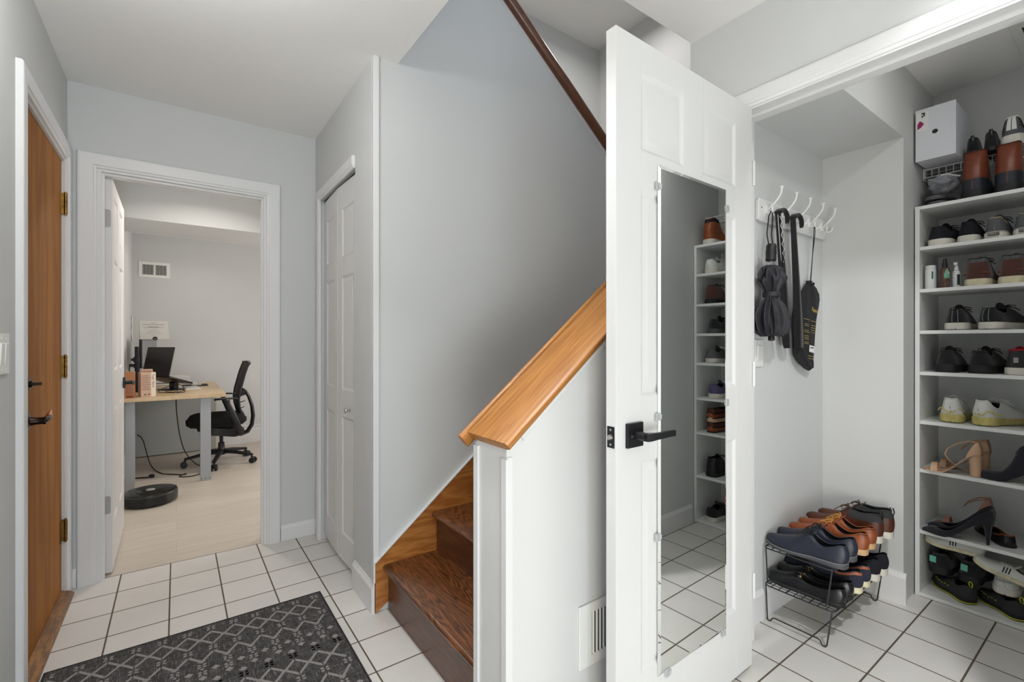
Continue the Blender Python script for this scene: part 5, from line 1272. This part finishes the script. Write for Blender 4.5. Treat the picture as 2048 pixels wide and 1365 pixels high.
# chair facing the desk
CH = empty('office_chair', (0.355,5.35,0), 0, 'black mesh office chair on five castors pushed up to the desk', 'office chair'); bpy.context.view_layer.update()
CBL = mat('chair_black_plastic', (0.012,0.012,0.013,1), 0.4); CSEAT = lm('chair_black_fabric', 18, 18, 19, 0.95, bump=.5, bscale=600); CMESH = lm('chair_brown_black_mesh', 48, 36, 33, 0.85, bump=.8, bscale=500)
cx, cy = .355, 5.35
for k in range(5):
    a = R(183+72*k); d = Vector((math.cos(a), math.sin(a), 0)); p = Vector((cx,cy,0))
    m = MB(); m.tube([p+d*.02+Vector((0,0,.115)), p+d*.12+Vector((0,0,.108)), p+d*.22+Vector((0,0,.092)), p+d*.295+Vector((0,0,.080))], [.030,.025,.020,.017], 10, flat=.75, up=(0,0,1))
    m.cyl(p+d*.29+Vector((0,0,.085)), p+d*.29+Vector((0,0,.052)), .009, 10)
    lg = at(CH, m.build('base_leg', CBL, smooth=True))
    s = Vector((-d.y, d.x, 0)); m = MB()
    for q in (-1, 1): m.cyl(p+d*.30+s*(q*.010)+Vector((0,0,.0275)), p+d*.30+s*(q*.028)+Vector((0,0,.0275)), .0275, 20)
    m.cyl(p+d*.30-s*.012+Vector((0,0,.0275)), p+d*.30+s*.012+Vector((0,0,.0275)), .012, 10); m.ball(tuple(p+d*.297+Vector((0,0,.046))), .017)
    o = m.build('castor', CBL, smooth=True); o.parent = lg
m = MB(); m.lathe([(.032,.085),(.034,.14),(.028,.15),(.027,.20),(.016,.205),(.016,.30)], 20, (cx,cy,0)); at(CH, m.build('gas_lift', CBL, smooth=True))
m = MB(); m.loft([[(cx-.20,cy-.10,.345),(cx-.20,cy+.10,.345),(cx-.20,cy+.10,.365),(cx-.20,cy-.10,.365)],[(cx-.09,cy-.15,.30),(cx-.09,cy+.15,.30),(cx-.09,cy+.15,.375),(cx-.09,cy-.15,.375)],[(cx+.10,cy-.13,.262),(cx+.10,cy+.13,.262),(cx+.10,cy+.13,.345),(cx+.10,cy-.13,.345)],[(cx+.19,cy-.06,.262),(cx+.19,cy+.06,.262),(cx+.19,cy+.06,.33),(cx+.19,cy-.06,.33)]])
at(CH, m.build('seat_mechanism', CBL, bev=.008))
m = MB(); rings = []
for k in range(15):
    s = k/14; x = -.285+.485*s; w = .235*(1-abs(2*s-1)**4*.35)*(1 if s > .0 else .9); zt_ = .482-.035*max(0,(.25-s)/.25)**2; zb = .385+.05*max(0,(.2-s)/.2)**2*0-.012*math.sin(PI*s)
    if k in (0, 14): zt_ -= .03; zb += .02
    rings.append([(cx+x,cy-w,zb+.02),(cx+x,cy-w*1.02,(zb+zt_)/2),(cx+x,cy-w*.97,zt_-.012),(cx+x,cy-w*.8,zt_),(cx+x,cy,zt_-.006),(cx+x,cy+w*.8,zt_),(cx+x,cy+w*.97,zt_-.012),(cx+x,cy+w*1.02,(zb+zt_)/2),(cx+x,cy+w,zb+.02),(cx+x,cy+w*.7,zb),(cx+x,cy-w*.7,zb)])
m.loft(rings); at(CH, m.build('seat', CSEAT, smooth=True, angle=80))
m = MB(); spine = [(.09,.275),(.16,.262),(.225,.285),(.262,.35),(.272,.44),(.262,.54),(.235,.63),(.205,.69),(.178,.715)]
m.tube([(cx+x,cy,z) for x, z in spine], [.030,.034,.034,.032,.030,.028,.025,.022,.018], 12, flat=.6, up=(1,0,0)); at(CH, m.build('spine', CBL, smooth=True))
# back: curved mesh panel with frame
prof = [(.135,.50),(.118,.56),(.112,.63),(.125,.72),(.145,.80),(.165,.88),(.188,.95),(.205,.975)]
m = MB(); m.loft([[(cx+x+.020*math.cos(PI*(k/10-.5)*.8)*-1+.02,cy-.215*(1-.10*abs(i-3)/4)+.43*(1-.10*abs(i-3)/4)*k/10,z) for k in range(11)] for i, (x, z) in enumerate(prof)], closed=False)
o = at(CH, m.build('back_mesh', CMESH, smooth=True)); sd = o.modifiers.new('t','SOLIDIFY'); sd.thickness = .012
for s in (-1, 1):
    m = MB(); m.tube([(cx+x+.012,cy+s*.212*(1-.10*abs(i-3)/4),z) for i, (x, z) in enumerate(prof)], .014, 10, flat=.8); at(CH, m.build('back_frame', CBL, smooth=True))
m = MB(); m.tube([(cx+.205,cy-.20,.972),(cx+.232,cy-.1,.978),(cx+.238,cy,.98),(cx+.232,cy+.1,.978),(cx+.205,cy+.20,.972)], .015, 10, flat=.6); at(CH, m.build('top_rail', CBL, smooth=True))
m = MB(); m.tube([(cx+.115,cy,.66),(cx+.118,cy,.58),(cx+.135,cy,.52),(cx+.165,cy,.48),(cx+.185,cy,.45)], [.016,.022,.026,.028,.022], 10, flat=.7, up=(1,0,0)); m.obox((cx+.158,cy,.665),.09,.05,.05,(0,R(-20),0)); 
for z, l in ((.585,.042),(.525,.035)): m.cyl((cx+.14,cy,z-.01),(cx+.16+l,cy,z+.008),.004,8)
at(CH, m.build('lumbar_support', CBL, smooth=True))
for s in (-1, 1):
    y = cy+s*.255; m = MB()
    m.tube([(cx+.155,cy+s*.10,.30),(cx+.14,y-s*.02,.32),(cx+.105,y,.42),(cx+.06,y,.54),(cx+.035,y,.60),(cx+.03,y,.635)], [.024,.027,.027,.025,.022,.022], 10, flat=.65, up=(0,1,0)); a = at(CH, m.build('arm_post', CBL, smooth=True))
    m = MB(); m.loft([[(cx+x,y-w,z-.012),(cx+x,y+w,z-.012),(cx+x,y+w,z),(cx+x,y-w,z)] for x, w, z in ((-.075,.030,.650),(-.06,.042,.655),(.03,.045,.658),(.105,.040,.656),(.118,.030,.652))])
    o = m.build('arm_pad', CBL, bev=.005); o.parent = a
# robot vacuum
e = empty('robot_vacuum', (-0.155,4.348,0), R(-35), 'round black robot vacuum on the pale floor at the open office door', 'robot vacuum')
RV = mat('vacuum_gloss_black', (0.012,0.012,0.012,1), 0.22); RVM = mat('vacuum_side_grey', (0.028,0.028,0.028,1), 0.4)
m = MB(); m.lathe([(.150,.008),(.160,.014),(.164,.03),(.164,.078),(.160,.084)], 64); m.build('body', RVM, e, smooth=True)
m = MB(); m.lathe([(.159,.0845),(.158,.089),(.150,.0915),(.085,.092)], 64); m.build('top_cover', RV, e, smooth=True)
m = MB(); m.lathe([(.083,.0925),(.080,.094),(.03,.0945)], 48); m.build('lid', RV, e, smooth=True)
m = MB(); m.lathe([(.028,.0948),(.026,.0975),(.01,.098)], 32); m.build('button', SILV, e, smooth=True)
m = MB(); n = 30; V = []
for k in range(n+1):
    a = R(-160+140*k/n); V.append([m.bm.verts.new((.1668*math.cos(a),.1668*math.sin(a),z)) for z in (.018,.072)])
for k in range(n): m.bm.faces.new((V[k][0],V[k+1][0],V[k+1][1],V[k][1]))
m.build('bumper', RV, e, smooth=True)
for a in (-22,): MB().obox((.1655*math.cos(R(a)),.1655*math.sin(R(a)),.045),.004,.004,.062,(0,0,R(a))).build('bumper_gap', BLKP, e)
# monitor arm with pole
e = empty('monitor_stand', (-0.282,5.27,0.7402), 0, 'black pole stand with arms on the desk behind the cartons', 'monitor stand')
m = MB(); m.cyl((0,0,0),(0,0,.40),.0175,20); m.build('pole', BLK, e, smooth=True)
MB().box(-.045,-.045,0,.045,.045,.012).build('clamp_base', BLK, e, bev=.003)
m = MB(); m.lathe([(.026,.26),(.026,.31)], 20); m.obox((-.03,.125,.285),.028,.25,.022); m.build('arm', BLK, e, bev=.002)
m = MB(); m.obox((-.035,0,.235),.04,.022,.028); m.lathe([(.024,.21),(.024,.25)], 20); m.tube([(-.05,0,.245),(-.055,0,.20),(-.045,0,.14)],.004,6); m.build('cable_clip', BLK, e, smooth=True)
m = MB(); m.obox((.045,.0,.075),.09,.035,.02); m.lathe([(.026,.05),(.026,.095)], 20); m.build('lower_arm', BLK, e, bev=.002)
e = empty('monitor', (-0.215,5.80,1.07), R(80), 'black computer monitor seen nearly edge-on behind the laptop', 'monitor')
MB().box(-.27,0,-.135,.27,.022,.135).build('housing', BLKP, e, bev=.004)
MB().box(-.262,-.0015,-.127,.262,-.0003,.127).build('screen', mat('screen_grey', (0.18,0.19,0.2,1), 0.15), e)
# laptop raised on a stand
e = empty('laptop', (-0.05,5.20,0.868), R(38), 'open black laptop tilted on a raised stand, its lid towards the door', 'laptop')
LAP = mat('laptop_black', (0.018,0.015,0.014,1), 0.35)
m = MB(); m.box(0,0,-.008,.235,.33,.008); m.xform(Matrix.Rotation(R(19),4,'Y')); m.build('base', LAP, e, bev=.003)
m = MB(); m.box(-.004,0,.0,.003,.33,.265); m.xform(Matrix.Translation((-.004,0,.006)) @ Matrix.Rotation(R(12),4,'Y')); lid = m.build('lid', LAP, e, bev=.002)
text(lid, 'acer', Matrix.Translation((-.0005,.07,.035)) @ Matrix.Rotation(R(12),4,'Y') @ FACE_MX, .026, GRYC, name='lettering')
e = empty('laptop_stand', (-0.02,5.34,0.7402), R(38), 'black laptop stand with a jointed leg on the desk', 'laptop stand')
MB().box(-.09,-.09,0,.09,.09,.006).build('foot_plate', BLK, e, bev=.002)
m = MB(); m.obox((0,0,.035),.045,.06,.055); m.lathe([(.018,-.035),(.018,.035)], 18, (.0,0,.058), 'y'); m.build('joint', BLK, e, bev=.003)
# books, box, keyboard...
KR = lm('kraft_brown', 168, 116, 78, 0.7, var=.08, vscale=30); PNK = lm('dusty_pink_card', 196, 164, 144, 0.7)
e = empty('glass_box', (-0.299,4.765,0.7402), 0, 'tall brown cardboard box at the desk corner beside the open door', 'box')
MB().box(-.031,-.03,0,.031,.05,.205).build('box_body', KR, e, bev=.002)
MB().box(-.022,-.0308,.03,.022,-.0302,.14).build('window_film', lm('amber_film', 150, 96, 62, 0.2), e)
MB().box(-.020,-.0315,.002,.022,-.0308,.020).build('red_label', lm('dull_red_print', 130, 66, 48, 0.6), e)
e = empty('paperback_book', (-0.195,4.81,0.7402), R(20), 'beige paperback box with vertical lettering standing on the desk', 'book')
e['label'] = 'beige printed carton with vertical lettering standing on the desk'; e['category'] = 'carton'; e.name = 'tea_carton'
MB().box(-.050,-.03,0,.050,.03,.195).build('box_body', PNK, e, bev=.0015)
MB().box(.018,-.0306,.0,.050,-.0301,.195).build('spine_panel', lm('pale_card_panel', 224, 212, 196, .7), e)
PRNT = lm('print_brown', 110, 88, 72, .7)
for k in range(9): MB().box(-.044,-.0307,.055+.014*k,.012-.004*(k%3),-.0302,.0585+.014*k).build('text_line', PRNT, e)
text(e, 'Sugar Bowl', Matrix.Translation((.033,-.0309,.125)) @ Matrix(((0,1,0,0),(0,0,-1,0),(-1,0,0,0),(0,0,0,1))), .024, PRNT)
for x, c in ((-.022,'green'),(.004,'red')): MB().ball((x,-.031,.018), .007, (1,.1,1)).build('printed_'+c+'_dot', lm('dot_'+c, *((60,110,70) if c == 'green' else (150,80,60))), e)
e = empty('carton', (-0.205,4.93,0.7402), R(10), 'smaller pink carton standing behind the beige printed carton', 'carton')
MB().box(-.035,-.03,0,.040,.03,.215).build('box_body', PNK, e, bev=.0015)
MB().box(-.025,-.0307,.17,.03,-.0302,.20).build('printed_band', KR, e)
e = empty('keyboard', (0.118,5.34,0.7402), R(4), 'small white keyboard on the desk', 'keyboard')
MB().box(-.060,-.15,0,.060,.15,.009).build('body', WHTR, e, bev=.002)
for k in range(6):
    for j in range(14): MB().box(-.054+.018*k,-.143+.0206*j,.0092,-.038+.018*k,-.1245+.0206*j,.0125).build('key', BOTW, e)
e = empty('mouse_mat', (0.150,5.72,0.7402), 0, 'thin dark mouse mat near the far end of the desk', 'mouse mat')
MB().box(-.10,-.14,0,.11,.12,.004).build('mat_sheet', lm('mat_dark_brown', 45, 34, 30, .8), e, bev=.001)
e = empty('computer_mouse', (0.165,5.70,0.7445), R(60), 'white computer mouse on the dark mat', 'computer mouse')
m = MB(); m.loft([[(x,-w,0),(x,-w*.9,h*.7),(x,0,h),(x,w*.9,h*.7),(x,w,0)] for x, w, h in ((-.055,.008,.006),(-.048,.024,.020),(-.02,.031,.032),(.02,.030,.027),(.046,.024,.014),(.055,.010,.006))]); m.build('shell', WHTR, e, smooth=True, angle=60)
MB().box(.012,-.002,.026,.032,.002,.031).build('scroll_wheel', GRYR, e)
e = empty('printer', (-0.08,5.94,0.7402), 0, 'low white device against the desk end behind the laptop', 'printer')
MB().box(-.16,-.09,0,.19,.10,.085).build('housing', BOTW, e, bev=.006)
MB().box(-.12,-.07,.0855,.15,.07,.094).build('top_cover', WHTR, e, bev=.003)
MB().box(-.14,-.0915,.02,.17,-.0905,.03).build('paper_slot', GREYP, e)
# cables
def cable(name, pts, r, label, matl=BLKC):
    m = MB(); P_ = [Vector(p) for p in pts]; out = []
    for i in range(len(P_)-1):
        p0, p1, p2, p3 = P_[max(i-1,0)], P_[i], P_[i+1], P_[min(i+2,len(P_)-1)]
        for s in (0,.2,.4,.6,.8):
            out.append(0.5*((2*p1)+(p2-p0)*s+(2*p0-5*p1+4*p2-p3)*s*s+(3*p1-p0-3*p2+p3)*s**3))
    out.append(P_[-1]); m.tube(out, r, 6); o = m.build(name, matl, smooth=True)
    return tag(o, label, 'cable')
cable('power_cable', [(-.003,4.86,.700),(.0,4.86,.60),(.02,4.90,.40),(.06,5.0,.22),(.14,5.2,.06),(.19,5.30,.006),(.21,5.12,.0045),(.15,4.98,.0045),(.06,4.97,.0045),(.02,5.02,.0045),(.07,5.06,.012),(.05,5.06,.0045),(-.03,5.13,.0045),(-.12,5.25,.0045),(-.20,5.55,.03),(-.27,5.9,.20),(-.32,6.04,.24)], .0042, 'thin black cable hanging under the desk and looping over the floor')
cable('power_cable', [(-.36,5.17,.006),(-.29,5.165,.006),(-.20,5.13,.006)], .006, 'short black cord with a plug lying on the floor under the desk')
e = empty('power_plug', (-.175,5.125,.0005), R(-15), 'small black plug lying on the floor under the desk', 'plug'); MB().box(-.018,-.014,0,.018,.014,.028).build('plug_body', BLKP, e, bev=.004); MB().box(-.034,-.006,.008,-.018,.006,.020).build('plug_neck', GRYC, e)
cable('desk_cable', [(-.08,5.12,.745),(-.02,5.02,.744),(.03,5.06,.765),(.06,5.0,.744),(.02,4.95,.744),(-.06,5.0,.744),(-.13,5.06,.75),(-.05,5.15,.79),(.03,5.10,.80),(.05,5.0,.76),(-.0,4.98,.744)], .003, 'tangle of thin black cables on the desk in front of the laptop')
# papers on the walls
PAPER = lm('certificate_paper', 222, 220, 214, 0.8)
e = empty('certificate', (-0.188,6.2485,1.19), 0, 'white printed certificate sheet pinned to the office back wall', 'certificate')
m = MB(); m.loft([[(-.123,-.002,.012),(.127,-.002,.016),(.127,-.0012,.016),(-.123,-.0012,.012)],[(-.128,-.001,.212),(.110,-.003,.214),(.110,-.0022,.214),(-.128,-.0002,.212)]]); m.build('sheet', PAPER, e)
DK = lm('print_black', 40, 40, 45)
m = MB(); m.cyl((.003,-.0022,.026),(.003,-.0040,.026),.021,28); s_ = m.build('seal', DK, e)
text(s_, 'acm', Matrix.Translation((.003,-.0043,.026)) @ FACE_MY, .014, PAPER)
for z, w, h in ((.190,.05,.003),(.172,.19,.005),(.148,.09,.006),(.140,.17,.004),(.118,.07,.002),(.098,.10,.003),(.080,.13,.002),(.060,.04,.002)): MB().box(-.01-w/2,-.0036,z,-.01+w/2,-.0030,z+h).build('text_line', lm('print_soft', 150,146,138), e)
e = empty('paper_strip', (-0.3745,6.16,1.20), 0, 'white curled paper strip taped to the office left wall', 'paper')
m = MB(); m.loft([[(x,-.045,z),(x+.004,.045,z),(x+.0048,.045,z),(x+.0008,-.045,z)] for x, z in ((.010,0),(.006,.02),(.001,.07),(.0045,.13),(.0015,.20),(.006,.245))]); m.build('sheet', PAPER, e, smooth=True)
# recessed lights; those of the hall and closet are added for fill
LED = mat('lit_lens', (1,1,1,1), 0.5, emit=(1.0,.87,.72,1), estr=6)
for (x, y, z, lab) in ((0.18,3.85,HC,'recessed downlight in the office ceiling near the door'),(0.12,5.6,2.32,'recessed downlight in the lower office ceiling near the back wall'),(0.5,1.0,HC,'added fill downlight in the hall ceiling, out of view over the stair foot'),(2.15,0.12,HC,'added fill downlight in the closet ceiling, out of view')):
    e = empty('recessed_light', (x,y,z-.0005), 0, lab, 'ceiling light')
    m = MB(); m.lathe([(.105,0),(.11,-.004),(.094,-.006),(.092,-.002),(.092,0)], 32); m.build('ring', TRIM, e, smooth=True)
    m = MB(); m.cyl((0,0,-.0005),(0,0,-.0025),.091,32); m.build('lens', LED, e)
e = empty('fill_globe_mount', (-0.10,1.45,HC-.001), 0, 'unseen added fill lamp on a short stem under the hall ceiling', 'ceiling light')  # mount added out of view for the globe that fills the hall
m = MB(); m.lathe([(.06,0),(.062,-.006),(.05,-.018),(.014,-.022),(.012,-.07)], 32); m.build('ceiling_plate', STEEL, e, smooth=True)
e = empty('fill_spot_mount', (1.2,-0.2,HC-.001), 0, 'small round ceiling plate added out of view for the closet fill light', 'ceiling light')  # plate added out of view above the fill aimed into the closet
m = MB(); m.lathe([(.07,0),(.072,-.004),(.066,-.012),(.02,-.014)], 32); m.build('ceiling_plate', TRIM, e, smooth=True)

# ================================================================ RUG
def rug_material():
    m = bpy.data.materials.new('charcoal_heather_weave'); m.use_nodes = True; nt = m.node_tree; b = nt.nodes['Principled BSDF']; L = nt.links.new; N = nt.nodes.new
    tc = N('ShaderNodeTexCoord'); outs = []
    for sc in ((22, 380, 1), (380, 22, 1)):
        mp = N('ShaderNodeMapping'); mp.inputs['Scale'].default_value = sc; L(tc.outputs['Object'], mp.inputs[0])
        n = N('ShaderNodeTexNoise'); n.inputs['Scale'].default_value = 1.0; n.inputs['Detail'].default_value = 2; L(mp.outputs[0], n.inputs['Vector']); outs.append(n)
    mx = N('ShaderNodeMath'); mx.operation = 'MAXIMUM'; L(outs[0].outputs['Fac'], mx.inputs[0]); L(outs[1].outputs['Fac'], mx.inputs[1])
    cr = N('ShaderNodeValToRGB'); cr.color_ramp.elements[0].position = .52; cr.color_ramp.elements[0].color = (.028,.026,.026,1); cr.color_ramp.elements[1].position = .74; cr.color_ramp.elements[1].color = (.19,.18,.175,1)
    L(mx.outputs[0], cr.inputs[0]); L(cr.outputs[0], b.inputs['Base Color']); b.inputs['Roughness'].default_value = .95
    bp = N('ShaderNodeBump'); bp.inputs['Strength'].default_value = .5; bp.inputs['Distance'].default_value = .002; L(mx.outputs[0], bp.inputs['Height']); L(bp.outputs[0], b.inputs['Normal'])
    return m
RUGM = rug_material(); RUGP = lm('rug_pale_grey_yarn', 142, 138, 136, .95, bump=.8, bscale=500, var=.12, vscale=150)
rx0, rx1, ry0, ry1, rh = -0.380, 0.547, 0.81, 2.315, 0.008
e = empty('area_rug', ((rx0+rx1)/2,(ry0+ry1)/2,0.0002), 0, 'charcoal rug with a pale diamond lattice pattern lying on the tiles', 'rug'); bpy.context.view_layer.update()
at(e, MB().box(rx0,ry0,0.0003,rx1,ry1,rh).build('rug_weave', RUGM, bev=.002))
m = MB(); zr = rh+.0002; zt3 = rh+.0011
def flat(pts):
    for x, y in pts:
        if not (rx0+.006 < x < rx1-.006 and ry0+.006 < y < ry1-.006): return
    m.prism(pts, 'z', zr, zt3)
def seg(a, b, w=.0047):
    a = Vector(a); b = Vector(b); d = (b-a).normalized(); n_ = Vector((-d.y, d.x))*w
    flat([tuple(a+n_), tuple(a-n_), tuple(b-n_), tuple(b+n_)])
def rhomb(x, y, a, b): flat([(x-a,y),(x,y-b),(x+a,y),(x,y+b)])
def petals(x, y, s=1.0, both=True):
    for sx in (-1, 1):
        for sy in ((-1, 1) if both else (1,)):
            cx_, cy_ = x+sx*.0085*s, y+sy*.0075*s
            flat([(cx_-sx*.006*s,cy_-sy*.005*s),(cx_+sx*.004*s,cy_-sy*.004*s),(cx_+sx*.007*s,cy_+sy*.0035*s),(cx_-sx*.003*s,cy_+sy*.005*s)])
PX = .0800; PY = .380; xk0 = .515
def mot(y0):
    for k in range(-1, 13):
        x = xk0-PX*k; h = PX/2
        petals(x, y0+.025)
        for s in (-1, 1):
            seg((x,y0), (x+s*(h-.005),y0-.041)); seg((x+s*(h-.005)+0,y0-.049), (x,y0-.092))
        rhomb(x-h, y0-.045, .011, .009)
        petals(x, y0-.117)
        for s in (-1, 1): seg((x,y0-.145), (x+s*(h-.006),y0-.188))
        rhomb(x-h, y0-.195, .0125, .010)
        petals(x-h, y0-.222, .95); rhomb(x-h, y0-.243, .006, .006); petals(x-h, y0-.268, .95)
        rhomb(x, y0-.255, .0135, .013); rhomb(x, y0-.325, .0135, .013); rhomb(x-h, y0-.298, .013, .013)
        petals(x, y0-.355)
for q in range(4): mot(2.255-PY*q)
o = at(e, m.build('rug_pattern', RUGP, recalc=True)); o['kind'] = 'stuff'
# serged edge
m = MB(); m.tube([(rx0,ry0,.0055),(rx1,ry0,.0055),(rx1,ry1,.0055),(rx0,ry1,.0055)], .005, 8, closed=True); at(e, m.build('bound_edge', lm('charcoal_binding', 38, 38, 38, .95), smooth=True))
